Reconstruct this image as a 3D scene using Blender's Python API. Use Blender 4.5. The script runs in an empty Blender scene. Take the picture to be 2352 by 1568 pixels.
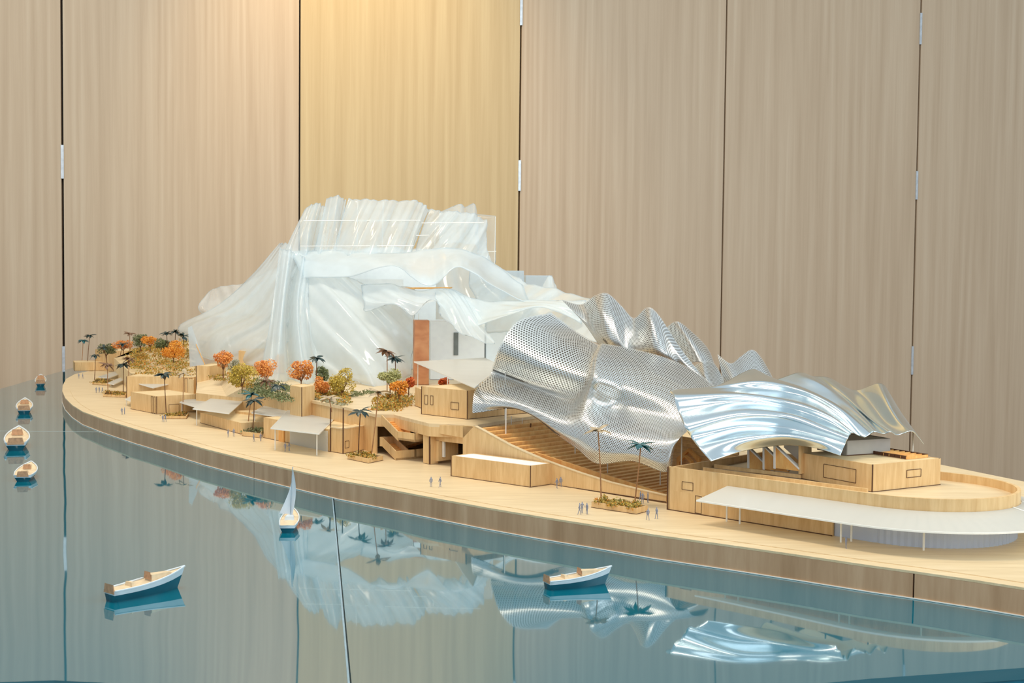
import bpy, math, random
import numpy as np
from mathutils import Vector, Matrix
random.seed(7); np.random.seed(7)
SC = bpy.context.scene; COL = SC.collection

# ------------------------------------------------------------------ camera
LIFT = 0.85                      # table top above the floor (everything is raised by this at the end)
F = 3000.0; W, HH = 2352, 1568   # focal length in pixels of the frame
CAM = Vector((0, 0, 0.385))      # camera above the table top
PITCH = math.radians(2.84); ROLL = math.radians(0.6)
FWD = Vector((0, math.cos(PITCH), -math.sin(PITCH)))
UP0 = Vector((0, math.sin(PITCH), math.cos(PITCH))); R0 = Vector((1, 0, 0))
RIGHT = R0*math.cos(ROLL) + UP0*math.sin(ROLL)
UP = -R0*math.sin(ROLL) + UP0*math.cos(ROLL)
cd = bpy.data.cameras.new('camera'); cam = bpy.data.objects.new('camera', cd); COL.objects.link(cam)
cd.sensor_width = 36; cd.lens = F/W*36; cd.clip_start = 0.02; cd.clip_end = 60
m = Matrix((RIGHT, UP, -FWD)).transposed().to_4x4(); m.translation = CAM; cam.matrix_world = m
cd.dof.use_dof = True; cd.dof.focus_distance = 2.25; cd.dof.aperture_fstop = 28
SC.camera = cam

# ------------------------------------------------------------------ world, lamps, exposure
wd = bpy.data.worlds.new('room_light'); SC.world = wd; wd.use_nodes = True
bg = wd.node_tree.nodes['Background']; bg.inputs[0].default_value = (0.80, 0.92, 1.0, 1); bg.inputs[1].default_value = 0.60
def lamp(name, kind, loc, target, energy, color, size=1, size_y=None, blend=.6, angle=60):
    l = bpy.data.lights.new(name, kind); o = bpy.data.objects.new(name, l); COL.objects.link(o)
    l.energy = energy; l.color = color
    if kind == 'AREA':
        l.size = size
        if size_y: l.shape = 'RECTANGLE'; l.size_y = size_y
    if kind == 'SPOT': l.spot_size = math.radians(angle); l.spot_blend = blend; l.shadow_soft_size = size
    o.location = loc
    o.rotation_euler = (Vector(target)-Vector(loc)).to_track_quat('-Z', 'Y').to_euler()
    return o
lamp('window_light', 'AREA', (3.0, 1.3, 1.7), (0.4, 2.3, 0.1), 48, (.82, .94, 1.0), 2.6, 1.8)
lamp('window_light', 'AREA', (0.9, -2.4, 2.0), (-0.1, 2.6, 0.2), 62, (.92, .97, 1.0), 4.2, 2.0)
lamp('ceiling_light', 'AREA', (-0.5, 1.9, 2.9), (-0.2, 2.6, 0), 44, (1, .90, .74), 1.4, .5)
lamp('ceiling_light', 'AREA', (-1.9, 3.3, 2.9), (-0.9, 3.6, 0), 26, (1, .86, .66), 1.0, .5)
lamp('wall_washer', 'SPOT', (-0.75, 5.05, 3.0), (-0.72, 6.0, 1.45), 125, (1, .72, .38), .1, None, 1.0, 66)
SC.view_settings.view_transform = 'Standard'; SC.view_settings.look = 'None'
SC.view_settings.gamma = 1; SC.view_settings.use_curve_mapping = False
SC.view_settings.exposure = 0.17
SC.cycles.max_bounces = 10; SC.cycles.transparent_max_bounces = 24; SC.cycles.caustics_reflective = False
SC.cycles.caustics_refractive = False; SC.cycles.sample_clamp_indirect = 6

# ------------------------------------------------------------------ pixel -> world helpers
def ray(px, py): return FWD + RIGHT*((px-W/2)/F) + UP*(-(py-HH/2)/F)
ZD = 0.035; ZP = 0.113           # deck and podium heights above the table top
def P(px, py, z=ZD):
    r = ray(px, py); return CAM + r*((z-CAM.z)/r.z)
def D(px, py, d):
    r = ray(px, py); return CAM + r*(d/r.y)
def V(px, py, O, a):             # on the upright plane through O along a
    n = Vector((a.y, -a.x, 0)); r = ray(px, py); return CAM + r*((Vector(O)-CAM).dot(n)/r.dot(n))
def zat(p, py):
    w = UP - FWD*(-(py-HH/2)/F); return CAM.z - (p[0]*w.x + p[1]*w.y)/w.z
A = Vector((1, -1, 0)).normalized(); B = Vector((1, 1, 0)).normalized(); Z = Vector((0, 0, 1))

# ------------------------------------------------------------------ materials
def lin(c):
    return tuple(((x/255)/12.92 if x/255 <= .04045 else ((x/255+.055)/1.055)**2.4) for x in c) + (1,)
def newmat(name):
    mt = bpy.data.materials.new(name); mt.use_nodes = True
    return mt, mt.node_tree.nodes, mt.node_tree.links, mt.node_tree.nodes['Principled BSDF']
def simple(name, col, rough=.5, metal=0, spec=.5, vary=.12, scale=60, sss=None):
    mt, N, L, b = newmat(name)
    b.inputs['Roughness'].default_value = rough; b.inputs['Metallic'].default_value = metal
    b.inputs['Specular IOR Level'].default_value = spec
    tc = N.new('ShaderNodeTexCoord'); nz = N.new('ShaderNodeTexNoise'); nz.inputs['Scale'].default_value = scale
    L.new(tc.outputs['Object'], nz.inputs['Vector'])
    rp = N.new('ShaderNodeValToRGB'); c = lin(col)
    rp.color_ramp.elements[0].position = .3; rp.color_ramp.elements[1].position = .7
    rp.color_ramp.elements[0].color = tuple(x*(1-vary) for x in c[:3])+(1,)
    rp.color_ramp.elements[1].color = tuple(min(1, x*(1+vary)) for x in c[:3])+(1,)
    L.new(nz.outputs['Fac'], rp.inputs['Fac']); L.new(rp.outputs['Color'], b.inputs['Base Color'])
    return mt
def wood(name, c1, c2, scale=(60, 60, 4), rough=.5, spec=.35, per_object=False, detail=6, bump=.05, c3=None, wave=0):
    mt, N, L, b = newmat(name)
    tc = N.new('ShaderNodeTexCoord'); mp = N.new('ShaderNodeMapping'); mp.inputs['Scale'].default_value = scale
    L.new(tc.outputs['Object'], mp.inputs['Vector'])
    if per_object:
        oi = N.new('ShaderNodeObjectInfo'); mu = N.new('ShaderNodeVectorMath'); mu.operation = 'SCALE'
        cb = N.new('ShaderNodeCombineXYZ')
        for i in range(3): L.new(oi.outputs['Random'], cb.inputs[i])
        L.new(cb.outputs[0], mu.inputs[0]); mu.inputs['Scale'].default_value = 37.0
        L.new(mu.outputs[0], mp.inputs['Location'])
    nz = N.new('ShaderNodeTexNoise'); nz.inputs['Scale'].default_value = 1; nz.inputs['Detail'].default_value = detail
    nz.inputs['Roughness'].default_value = .65; nz.inputs['Distortion'].default_value = .3
    L.new(mp.outputs[0], nz.inputs['Vector'])
    src = nz.outputs['Fac']
    if wave:
        m2 = N.new('ShaderNodeMapping'); m2.inputs['Scale'].default_value = (scale[0]*wave, scale[1]*wave, scale[2]*wave*.6)
        L.new(tc.outputs['Object'], m2.inputs['Vector'])
        if per_object: L.new(mu.outputs[0], m2.inputs['Location'])
        n2 = N.new('ShaderNodeTexNoise'); n2.inputs['Scale'].default_value = 1; n2.inputs['Detail'].default_value = 1
        L.new(m2.outputs[0], n2.inputs['Vector'])
        ml = N.new('ShaderNodeMath'); ml.operation = 'MULTIPLY'; ml.inputs[1].default_value = 26
        L.new(n2.outputs['Fac'], ml.inputs[0])
        fr = N.new('ShaderNodeMath'); fr.operation = 'PINGPONG'; fr.inputs[1].default_value = 1
        L.new(ml.outputs[0], fr.inputs[0])
        mx = N.new('ShaderNodeMix'); mx.data_type = 'FLOAT'; mx.inputs[0].default_value = .17
        L.new(nz.outputs['Fac'], mx.inputs[2]); L.new(fr.outputs[0], mx.inputs[3]); src = mx.outputs[0]
    rp = N.new('ShaderNodeValToRGB'); e = rp.color_ramp.elements
    e[0].position = .28; e[1].position = .72; e[0].color = lin(c1); e[1].color = lin(c2)
    if c3: k = e.new(.5); k.color = lin(c3)
    L.new(src, rp.inputs['Fac']); L.new(rp.outputs['Color'], b.inputs['Base Color'])
    b.inputs['Roughness'].default_value = rough; b.inputs['Specular IOR Level'].default_value = spec
    if bump:
        bp = N.new('ShaderNodeBump'); bp.inputs['Strength'].default_value = bump; bp.inputs['Distance'].default_value = .001
        L.new(src, bp.inputs['Height']); L.new(bp.outputs[0], b.inputs['Normal'])
    return mt
def film(name, col, trans, gloss=.25, rough=.12, translucent=.4, spec_noise=True):
    mt, N, L, b = newmat(name)
    b.inputs['Base Color'].default_value = lin(col); b.inputs['Roughness'].default_value = rough
    b.inputs['Specular IOR Level'].default_value = .8; b.inputs['Coat Weight'].default_value = gloss
    b.inputs['Coat Roughness'].default_value = .05
    out = N['Material Output']
    tl = N.new('ShaderNodeBsdfTranslucent'); tl.inputs[0].default_value = lin(col)
    m1 = N.new('ShaderNodeMixShader'); m1.inputs[0].default_value = translucent
    L.new(b.outputs[0], m1.inputs[1]); L.new(tl.outputs[0], m1.inputs[2])
    tr = N.new('ShaderNodeBsdfTransparent')
    m2 = N.new('ShaderNodeMixShader')
    tc = N.new('ShaderNodeTexCoord'); nz = N.new('ShaderNodeTexNoise'); nz.inputs['Scale'].default_value = 14
    L.new(tc.outputs['Object'], nz.inputs['Vector'])
    mr = N.new('ShaderNodeMapRange'); mr.inputs[1].default_value = .3; mr.inputs[2].default_value = .7
    mr.inputs[3].default_value = trans*.9; mr.inputs[4].default_value = min(1, trans*1.1)
    L.new(nz.outputs['Fac'], mr.inputs[0])
    lw = N.new('ShaderNodeLayerWeight'); lw.inputs[0].default_value = .35       # a film is denser seen edge-on
    sb = N.new('ShaderNodeMath'); sb.operation = 'MULTIPLY_ADD'; sb.inputs[1].default_value = -.55*trans
    L.new(lw.outputs['Facing'], sb.inputs[0]); L.new(mr.outputs[0], sb.inputs[2]); sb.use_clamp = True
    L.new(sb.outputs[0], m2.inputs[0]); L.new(m1.outputs[0], m2.inputs[1]); L.new(tr.outputs[0], m2.inputs[2])
    L.new(m2.outputs[0], out.inputs[0])
    return mt
def leafmat(name, cols, rough=.6):
    mt, N, L, b = newmat(name)
    g = N.new('ShaderNodeNewGeometry'); rp = N.new('ShaderNodeValToRGB'); e = rp.color_ramp.elements
    e[0].color = lin(cols[0]); e[1].color = lin(cols[-1])
    for i, c in enumerate(cols[1:-1]): k = e.new((i+1)/(len(cols)-1)); k.color = lin(c)
    L.new(g.outputs['Random Per Island'], rp.inputs[0]); L.new(rp.outputs[0], b.inputs['Base Color'])
    b.inputs['Roughness'].default_value = rough
    return mt

M = {}
M['oak'] = wood('oak_veneer', (195, 172, 145), (214, 194, 168), (42, 42, 1.0), .42, .3, True, 8, .02, (205, 183, 156), .10)
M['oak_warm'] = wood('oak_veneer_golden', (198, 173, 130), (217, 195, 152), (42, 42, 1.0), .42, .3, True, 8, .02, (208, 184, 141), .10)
M['seam'] = simple('seam_dark', (38, 30, 27), .7)
M['hinge'] = simple('hinge_steel', (205, 210, 215), .35, .6)
M['floor'] = wood('floor_wood', (120, 95, 72), (150, 122, 95), (3, 22, 3), .4)
M['ply'] = wood('birch_ply', (218, 188, 140), (236, 211, 166), (26, 130, 26), .5, .3, False, 4, .02, (228, 201, 154))
M['deck'] = wood('birch_deck', (212, 186, 144), (232, 209, 170), (9, 90, 9), .42, .35, False, 4, .02, (223, 198, 157))
M['ply_wall'] = wood('birch_ply_shaded', (208, 168, 114), (232, 198, 146), (120, 120, 14), .5, .3, True, 4, .02, (221, 184, 131))  # birch ply tinted darker, shade of camera-facing walls put into the colour
M['ply_warm'] = wood('ply_warm', (226, 158, 86), (246, 200, 126), (80, 80, 30), .5, .3, True, 4, .02, (238, 180, 106))
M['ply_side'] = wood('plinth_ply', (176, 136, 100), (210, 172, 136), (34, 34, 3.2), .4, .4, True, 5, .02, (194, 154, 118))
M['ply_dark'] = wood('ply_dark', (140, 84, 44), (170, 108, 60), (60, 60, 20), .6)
M['brown_wood'] = wood('brown_wood', (160, 100, 66), (206, 152, 108), (14, 14, 22), .5, .3, True, 3, .02, (188, 128, 88))
M['burnt'] = simple('laser_burnt', (84, 50, 26), .8)
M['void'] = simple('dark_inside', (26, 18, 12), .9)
M['frost'] = film('frosted_acrylic', (232, 230, 222), .16, .1, .35, .35)
M['frost_clear'] = film('clear_acrylic', (226, 236, 242), .55, .3, .1, .4)
M['flute'] = film('fluted_acrylic', (214, 226, 248), .08, .3, .15, .15)
M['film'] = film('heat_formed_film', (242, 249, 252), .68, .8, .07, .5)
M['film2'] = film('heat_formed_film_dense', (242, 249, 252), .52, .7, .08, .5)
M['film3'] = film('heat_formed_film_thin', (242, 248, 250), .80, .8, .06, .4)
M['hole_shade'] = film('hole_shade_film', (64, 66, 66), .28, .0, .6, .1)
M['white'] = simple('white_acrylic', (244, 250, 253), .35, 0, .5, .03)
M['clere'] = simple('clerestory_grey', (176, 170, 160), .5, 0, .4, .05)
M['white2'] = simple('white_trim', (240, 238, 230), .4, 0, .5, .03)
M['steel'] = simple('perforated_steel', (236, 240, 240), .34, .85, .5, .04, 20)
M['slot'] = simple('slot_grey', (120, 128, 128), .6)
M['soil'] = simple('planter_soil', (92, 66, 38), .9, 0, .2, .4, 400)
M['trunk'] = simple('trunk_brown', (112, 76, 48), .7, 0, .3, .2, 300)
M['trunk_palm'] = simple('trunk_copper', (166, 120, 80), .6, 0, .3, .2, 300)
M['frond_dark'] = simple('frond_dark', (38, 58, 56), .38, 0, .6, .35, 120)
M['frond_teal'] = simple('frond_teal', (34, 92, 96), .38, 0, .6, .35, 120)
M['frond_pale'] = simple('frond_pale', (172, 152, 122), .5, 0, .4, .3, 120)
M['frond_brown'] = simple('frond_brown', (124, 92, 70), .5, 0, .4, .35, 120)
M['leaf_orange'] = leafmat('leaf_orange', [(196, 100, 34), (228, 146, 58), (238, 168, 86), (212, 120, 42)])
M['leaf_gold'] = leafmat('leaf_gold', [(214, 128, 24), (238, 168, 56), (230, 150, 40), (196, 110, 20)])
M['leaf_yellow'] = leafmat('leaf_yellow', [(176, 142, 38), (212, 182, 72), (190, 164, 60), (150, 126, 36)])
M['leaf_green'] = leafmat('leaf_green', [(84, 92, 52), (128, 132, 84), (110, 116, 66), (66, 76, 46)])
M['leaf_pale'] = leafmat('leaf_pale', [(150, 148, 84), (196, 190, 128), (176, 172, 104), (128, 130, 70)])
M['leaf_red'] = leafmat('leaf_red', [(170, 58, 18), (214, 96, 34), (226, 120, 40), (140, 44, 14)])
M['leaf_mix'] = leafmat('leaf_mix', [(110, 104, 36), (206, 156, 48), (150, 138, 52), (196, 120, 32), (168, 152, 72), (96, 100, 40), (214, 140, 40)])
M['leaf_grey'] = leafmat('leaf_grey', [(120, 120, 96), (188, 182, 150), (160, 152, 120), (96, 98, 70)])
M['figure'] = film('figure_acrylic', (150, 156, 176), .12, .1, .3, .2)
M['hull'] = simple('hull_white', (214, 222, 226), .3, 0, .5, .05)
M['hull_low'] = simple('hull_shade', (24, 92, 108), .25, 0, .6, .08)  # reflection of dark water on the lower hull, painted as teal
M['boatdeck'] = simple('boat_deck', (220, 196, 160), .5, 0, .4, .12, 90)
M['boatwood'] = simple('boat_wood', (186, 142, 106), .5, 0, .4, .2, 200)
M['sail'] = simple('sail_white', (240, 244, 248), .5, 0, .4, .03)
M['joint'] = simple('joint_pale', (176, 190, 188), .3)
M['joint2'] = simple('joint_blue', (128, 160, 176), .3)
M['rim'] = simple('table_rim', (14, 106, 132), .35)

def aluminium():
    mt, N, L, b = newmat('polished_aluminium')
    b.inputs['Metallic'].default_value = 1; b.inputs['Base Color'].default_value = lin((226, 238, 243))
    b.inputs['Roughness'].default_value = .2
    tc = N.new('ShaderNodeTexCoord'); nz = N.new('ShaderNodeTexNoise'); nz.inputs['Scale'].default_value = 9
    L.new(tc.outputs['Object'], nz.inputs['Vector']); mr = N.new('ShaderNodeMapRange')
    mr.inputs[3].default_value = .13; mr.inputs[4].default_value = .3
    L.new(nz.outputs['Fac'], mr.inputs[0]); L.new(mr.outputs[0], b.inputs['Roughness'])
    return mt
M['alu'] = aluminium()
def water():
    mt, N, L, b = newmat('blue_acrylic_water')
    b.inputs['Base Color'].default_value = lin((0, 100, 118)); b.inputs['Roughness'].default_value = .035
    b.inputs['IOR'].default_value = 2.1; b.inputs['Specular IOR Level'].default_value = .5
    b.inputs['Coat Weight'].default_value = .4; b.inputs['Coat Roughness'].default_value = .01
    tc = N.new('ShaderNodeTexCoord'); nz = N.new('ShaderNodeTexNoise'); nz.inputs['Scale'].default_value = 3.2; nz.inputs['Detail'].default_value = 1
    L.new(tc.outputs['Object'], nz.inputs['Vector'])
    bp = N.new('ShaderNodeBump'); bp.inputs['Strength'].default_value = .06; bp.inputs['Distance'].default_value = .02
    L.new(nz.outputs['Fac'], bp.inputs['Height']); L.new(bp.outputs[0], b.inputs['Normal']); L.new(bp.outputs[0], b.inputs['Coat Normal'])
    return mt
M['water'] = water()

# ------------------------------------------------------------------ mesh helpers
class MB:
    def __init__(s): s.v = []; s.f = []
    def add(s, vs, fs):
        n = len(s.v); s.v += [Vector(p) for p in vs]; s.f += [tuple(i+n for i in f) for f in fs]; return s
    def prism(s, poly, z0, z1):                      # upright prism over a plan polygon (counter-clockwise)
        n = len(poly); ar = sum(poly[i][0]*poly[(i+1) % n][1]-poly[(i+1) % n][0]*poly[i][1] for i in range(n))
        if ar < 0: poly = poly[::-1]
        vs = [(p[0], p[1], z0) for p in poly]+[(p[0], p[1], z1) for p in poly]
        return s.add(vs, [tuple(range(n))[::-1], tuple(range(n, 2*n))]+[(i, (i+1) % n, n+(i+1) % n, n+i) for i in range(n)])
    def slab(s, poly, off):                          # any planar polygon pushed along off
        n = len(poly); off = Vector(off); nr = Vector((0, 0, 0))
        for i in range(n): nr += (Vector(poly[i])-Vector(poly[0])).cross(Vector(poly[(i+1) % n])-Vector(poly[0]))
        if nr.dot(off) < 0: poly = poly[::-1]
        vs = [Vector(p) for p in poly]; vs += [p+off for p in vs]
        return s.add(vs, [tuple(range(n))[::-1], tuple(range(n, 2*n))]+[(i, (i+1) % n, n+(i+1) % n, n+i) for i in range(n)])
    def box(s, o, x, y, z):
        o = Vector(o); x, y, z = Vector(x), Vector(y), Vector(z)
        return s.slab([o, o+x, o+x+y, o+y], z)
    def tube(s, pts, rs, n=6, cap=True):
        pts = [Vector(p) for p in pts]; base = len(s.v)
        if not hasattr(rs, '__len__'): rs = [rs]*len(pts)
        for i, p in enumerate(pts):
            t = (pts[min(i+1, len(pts)-1)]-pts[max(i-1, 0)]).normalized()
            x = t.orthogonal().normalized() if abs(t.z) < .9 else Vector((1, 0, 0)).cross(t).normalized(); y = t.cross(x)
            for k in range(n):
                a = 2*math.pi*k/n; s.v.append(p+(x*math.cos(a)+y*math.sin(a))*rs[i])
        for i in range(len(pts)-1):
            for k in range(n):
                a = base+i*n+k; b = base+i*n+(k+1) % n; s.f.append((a, b, b+n, a+n))
        if cap:
            s.f.append(tuple(base+k for k in range(n))[::-1]); e = base+(len(pts)-1)*n; s.f.append(tuple(e+k for k in range(n)))
        return s
    def frame(s, p, q, r, w):                        # thin outline of the parallelogram p, q, r (corner p, sides pq, pr), raised by w
        p, q, r = Vector(p), Vector(q), Vector(r); t = q+r-p; n = (q-p).cross(r-p).normalized()*w
        if n.dot(CAM-p) < 0: n = -n
        for a, b in ((p, q), (q, t), (t, r), (r, p)):
            d = (b-a).normalized(); c = d.cross(n).normalized()*w*.6
            s.slab([a-c, b-c, b+c, a+c], n)
        return s
    def build(s, name, mat, parent=None, origin=None, smooth=False):
        o0 = Vector(parent.location) if parent else (Vector(origin) if origin is not None else base_of(s.v))
        me = bpy.data.meshes.new(name); me.from_pydata([tuple(p-o0) for p in s.v], [], s.f)
        me.materials.append(mat); me.update()
        if smooth: me.polygons.foreach_set('use_smooth', [True]*len(me.polygons))
        o = bpy.data.objects.new(name, me); COL.objects.link(o)
        if parent: o.parent = parent
        else: o.location = o0
        return o
def base_of(vs):
    xs = [p[0] for p in vs]; ys = [p[1] for p in vs]
    return Vector(((min(xs)+max(xs))/2, (min(ys)+max(ys))/2, min(p[2] for p in vs)))
def tag(o, label=None, cat=None, group=None, kind=None):
    if label: o['label'] = label
    if cat: o['category'] = cat
    if group: o['group'] = group
    if kind: o['kind'] = kind
    return o
def thing(name, label, cat, loc, group=None, kind=None):
    o = bpy.data.objects.new(name, None); COL.objects.link(o); o.location = loc; o.empty_display_size = .02
    return tag(o, label, cat, group, kind)
def copy_tree(o, parent=None):
    c = o.copy(); COL.objects.link(c); c.parent = parent
    for ch in list(o.children): copy_tree(ch, c)
    return c

def cr(p, t):                                        # Catmull-Rom through control points p (n,...) at t in 0..1 (array)
    n = len(p)-1; x = np.clip(np.asarray(t, float)*n, 0, n-1e-9); i = x.astype(int); f = (x-i)
    g = lambda k: p[np.clip(k, 0, n)]
    p0 = np.where((i == 0).reshape(i.shape+(1,)*(p.ndim-1)), 2*g(i)-g(i+1), g(i-1))
    p3 = np.where((i+2 > n).reshape(i.shape+(1,)*(p.ndim-1)), 2*g(i+1)-g(i), g(i+2))
    p1, p2 = g(i), g(i+1); f = f.reshape(f.shape+(1,)*(p.ndim-1))
    return .5*(2*p1+(p2-p0)*f+(2*p0-5*p1+4*p2-p3)*f**2+(3*p1-p0-3*p2+p3)*f**3)
def surf(rows, ripple=None):
    G = np.array([[tuple(D(*c)) for c in r] for r in rows])            # rows x cols x 3
    def S(u, v):
        u = np.asarray(u, float).ravel(); v = np.asarray(v, float).ravel()
        R = cr(G, v)                                                   # k x cols x 3
        n = G.shape[1]-1; x = np.clip(u*n, 0, n-1e-9); i = x.astype(int); f = (x-i)[:, None]; k = np.arange(len(u))
        g = lambda j: R[k, np.clip(j, 0, n)]
        p1, p2 = g(i), g(i+1)
        p0 = np.where((i == 0)[:, None], 2*p1-p2, g(i-1)); p3 = np.where((i+2 > n)[:, None], 2*p2-p1, g(i+2))
        q = .5*(2*p1+(p2-p0)*f+(2*p0-5*p1+4*p2-p3)*f**2+(3*p1-p0-3*p2+p3)*f**3)
        if ripple is not None: q = q+ripple(u, v)
        return q
    return S
def normals(S, u, v, e=2e-3):
    a = S(np.clip(u+e, 0, 1), v)-S(np.clip(u-e, 0, 1), v); b = S(u, np.clip(v+e, 0, 1))-S(u, np.clip(v-e, 0, 1))
    n = np.cross(a, b); l = np.linalg.norm(n, axis=1, keepdims=True); l[l == 0] = 1
    return n/l
def npmesh(name, verts, quads, mat, parent, nrm=None, thick=0):
    o0 = np.array(parent.location)
    me = bpy.data.meshes.new(name); me.from_pydata((verts-o0).tolist(), [], quads.tolist()); me.materials.append(mat)
    me.polygons.foreach_set('use_smooth', [True]*len(me.polygons)); me.update()
    o = bpy.data.objects.new(name, me); COL.objects.link(o); o.parent = parent
    if nrm is not None: me.normals_split_custom_set_from_vertices(nrm.tolist())
    if thick:
        md = o.modifiers.new('thickness', 'SOLIDIFY'); md.thickness = thick; md.offset = 0
    return o
def sheet(name, S, nu, nv, mat, parent, thick=.0008):
    u, v = np.meshgrid(np.linspace(0, 1, nu), np.linspace(0, 1, nv)); u = u.ravel(); v = v.ravel()
    i = np.arange(nu-1)[None, :]+nu*np.arange(nv-1)[:, None]; i = i.ravel()
    q = np.stack([i, i+1, i+1+nu, i+nu], 1)
    return npmesh(name, S(u, v), q, mat, parent, None, thick)
def perforated(name, S, pitch, mat, parent, hole=.33):
    t = np.linspace(0, 1, 60)
    lu = np.mean([np.linalg.norm(np.diff(S(t, np.full(60, c)), axis=0), axis=1).sum() for c in (.1, .5, .9)])
    lv = np.mean([np.linalg.norm(np.diff(S(np.full(60, c), t), axis=0), axis=1).sum() for c in (.1, .5, .9)])
    nu, nv = max(4, round(lu/pitch)), max(4, round(lv/(pitch*.86)))
    I, J = np.meshgrid(np.arange(nu+1), np.arange(nv)); I = I.ravel(); J = J.ravel()
    cu = I+.5*(J % 2)*1.0; keep = (cu-.5 < nu) ; I, J, cu = I[keep], J[keep], cu[keep]
    cv = J+.5
    ox = np.array([1, 1, 0, -1, -1, -1, 0, 1])*.5; oy = np.array([0, 1, 1, 1, 0, -1, -1, -1])*.5
    an = np.arange(8)*math.pi/4; hx = np.cos(an)*hole; hy = np.sin(an)*hole*1.12
    full = ((cu-.5 >= 0) & (cu+.5 <= nu))
    hs = np.where(full, 1.0, 1.0)
    U = np.concatenate([cu[:, None]+ox, cu[:, None]+hx*hs[:, None]], 1)/nu
    Vv = np.concatenate([cv[:, None]+oy, cv[:, None]+hy*hs[:, None]], 1)/nv
    U = np.clip(U, 0, 1).ravel(); Vv = np.clip(Vv, 0, 1).ravel()
    vts = S(U, Vv); nr = normals(S, U, Vv)
    b = (np.arange(len(cu))*16)[:, None]; k = np.arange(8)[None, :]; k2 = (k+1) % 8
    q = np.stack([b+k, b+k2, b+8+k2, b+8+k], 2).reshape(-1, 4)
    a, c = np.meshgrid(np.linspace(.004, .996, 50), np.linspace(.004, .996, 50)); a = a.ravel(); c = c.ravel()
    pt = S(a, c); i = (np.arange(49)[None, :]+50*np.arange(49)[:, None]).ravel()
    npmesh('hole_shade_sheet', pt+np.array([0, .0022, -.0012]), np.stack([i, i+1, i+51, i+50], 1), M['hole_shade'], parent)  # added dark sheet just behind the metal, paints shade into the holes
    return npmesh(name, vts, q, mat, parent, nr)

# ================================================================== setting
WO = Vector((0, 6.2, 0)); WD = Vector((1, .214, 0)).normalized(); WN = Vector((.214, -1, 0)).normalized()
wall = thing('wall_back', 'oak veneer wall of tall folding panels with dark seams', None, (0, 6.2, -LIFT), kind='structure')
seams = [(143, .010), (688, .008), (1194, .009), (1664, .008), (2108, .009)]
ss = [(V(px, 320, WO, WD)-WO).dot(WD) for px, w in seams]
edges = [ss[0]-3.3, ss[0]-2.2, ss[0]-1.1]+ss+[ss[-1]+1.1, ss[-1]+2.2]
gw = [.006, .009, .008]+[w for _, w in seams]+[.008, .006]
for i in range(len(edges)-1):
    a, b = edges[i]+gw[i]/2, edges[i+1]-gw[i+1]/2
    p0 = WO+WD*a; p0.z = -LIFT
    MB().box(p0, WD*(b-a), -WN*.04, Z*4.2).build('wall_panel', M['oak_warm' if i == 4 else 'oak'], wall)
p0 = WO+WD*(edges[0]-.1)-WN*.045; p0.z = -LIFT
MB().box(p0, WD*(edges[-1]-edges[0]+.2), -WN*.03, Z*4.2).build('wall_backing', M['seam'], wall)
for px, y0, y1 in ((144, 333, 410), (147, 795, 852), (1196, -40, 58), (1192, 368, 438), (2115, 30, 102), (2105, 393, 458), (2096, 795, 860)):
    a, b = V(px, y0, WO, WD), V(px, y1, WO, WD)
    s = min(range(5), key=lambda i: abs(ss[i]-(a-WO).dot(WD)))
    c = WO+WD*ss[s]; c.z = b.z
    MB().box(c-WD*.006+WN*.004, WD*.012, -WN*.02, Z*(a.z-b.z)).build('hinge', M['hinge'], wall)
tag(MB().box((-6, -4, -LIFT-.05), (12, 0, 0), (0, 12, 0), (0, 0, .05)).build('floor', M['floor']), kind='structure')

# ------------------------------------------------------------------ table with the blue acrylic sea
TX = -1.76
table = thing('display_table', 'display table topped with glossy blue acrylic sheets as sea', 'table', (0, 2.6, -LIFT))
J1 = P(165, 991, 0).y                                             # cross joint
ja, jb = P(765, 1145, 0), P(803, 1568, 0); jd = (jb-ja)/(jb.y-ja.y)
jx = lambda y: ja.x+jd.x*(y-ja.y)
g = .0019
front = [P(x, y, 0) for x, y in ((-420, 1600), (-200, 1578), (0, 1566), (125, 1562), (230, 1567), (500, 1592))]
frontR = [P(x, y, 0) for x, y in ((860, 1620), (1250, 1625), (1650, 1592), (2000, 1558), (2352, 1533), (2700, 1512))]
front[0].x = front[0].x
lf = P(0, 893, 0); lb = P(145, 851, 0); ld = (lb-lf)/(lb.y-lf.y)
lx = lambda y: lf.x+ld.x*(y-lf.y)
fl = Vector((lx(front[1].y), front[1].y, 0))
BY = 5.42
jf = Vector((jx(1.18), 1.18, 0))
sheetL = [Vector((lx(J1-g), J1-g, 0)), fl]+[p for p in front[2:]]+[Vector((jf.x-g, jf.y, 0)), Vector((jx(J1-g)-g, J1-g, 0))]
rr_ = [Vector((1.35, 1.2, 0)), Vector((1.27, 1.7, 0)), Vector((.95, 2.08, 0)), Vector((.80, 2.48, 0)), Vector((.68, 3.15, 0))]
rb_ = [Vector((.54, 4.05, 0)), Vector((.15, 4.7, 0)), Vector((-.45, BY, 0))]
rj = .69
sheetR = [Vector((jf.x+g, jf.y, 0))]+frontR+rr_[:-1]+[Vector((rj, J1-g, 0)), Vector((jx(J1-g)+g, J1-g, 0))]
sheetB = [Vector((lx(J1+g), J1+g, 0)), Vector((rj, J1+g, 0))]+rr_[-1:]*(J1 < 3.1)+rb_+[Vector((lx(BY), BY, 0))]
for pl in (sheetL, sheetR, sheetB):
    MB().prism([(p.x, p.y) for p in pl], -.012, 0).build('acrylic_sheet', M['water'], table)
MB().box((lx(J1)+.004, J1-g, -.006), (rj-lx(J1)-.008, 0, 0), (0, g*2, 0), (0, 0, .0062)).build('joint_strip', M['joint'], table)
MB().box((jf.x-g*.95, jf.y, -.006), jd*(J1-jf.y-.002), (g*1.1, 0, 0), (0, 0, .0059)).build('joint_strip', M['joint2'], table)
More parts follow.
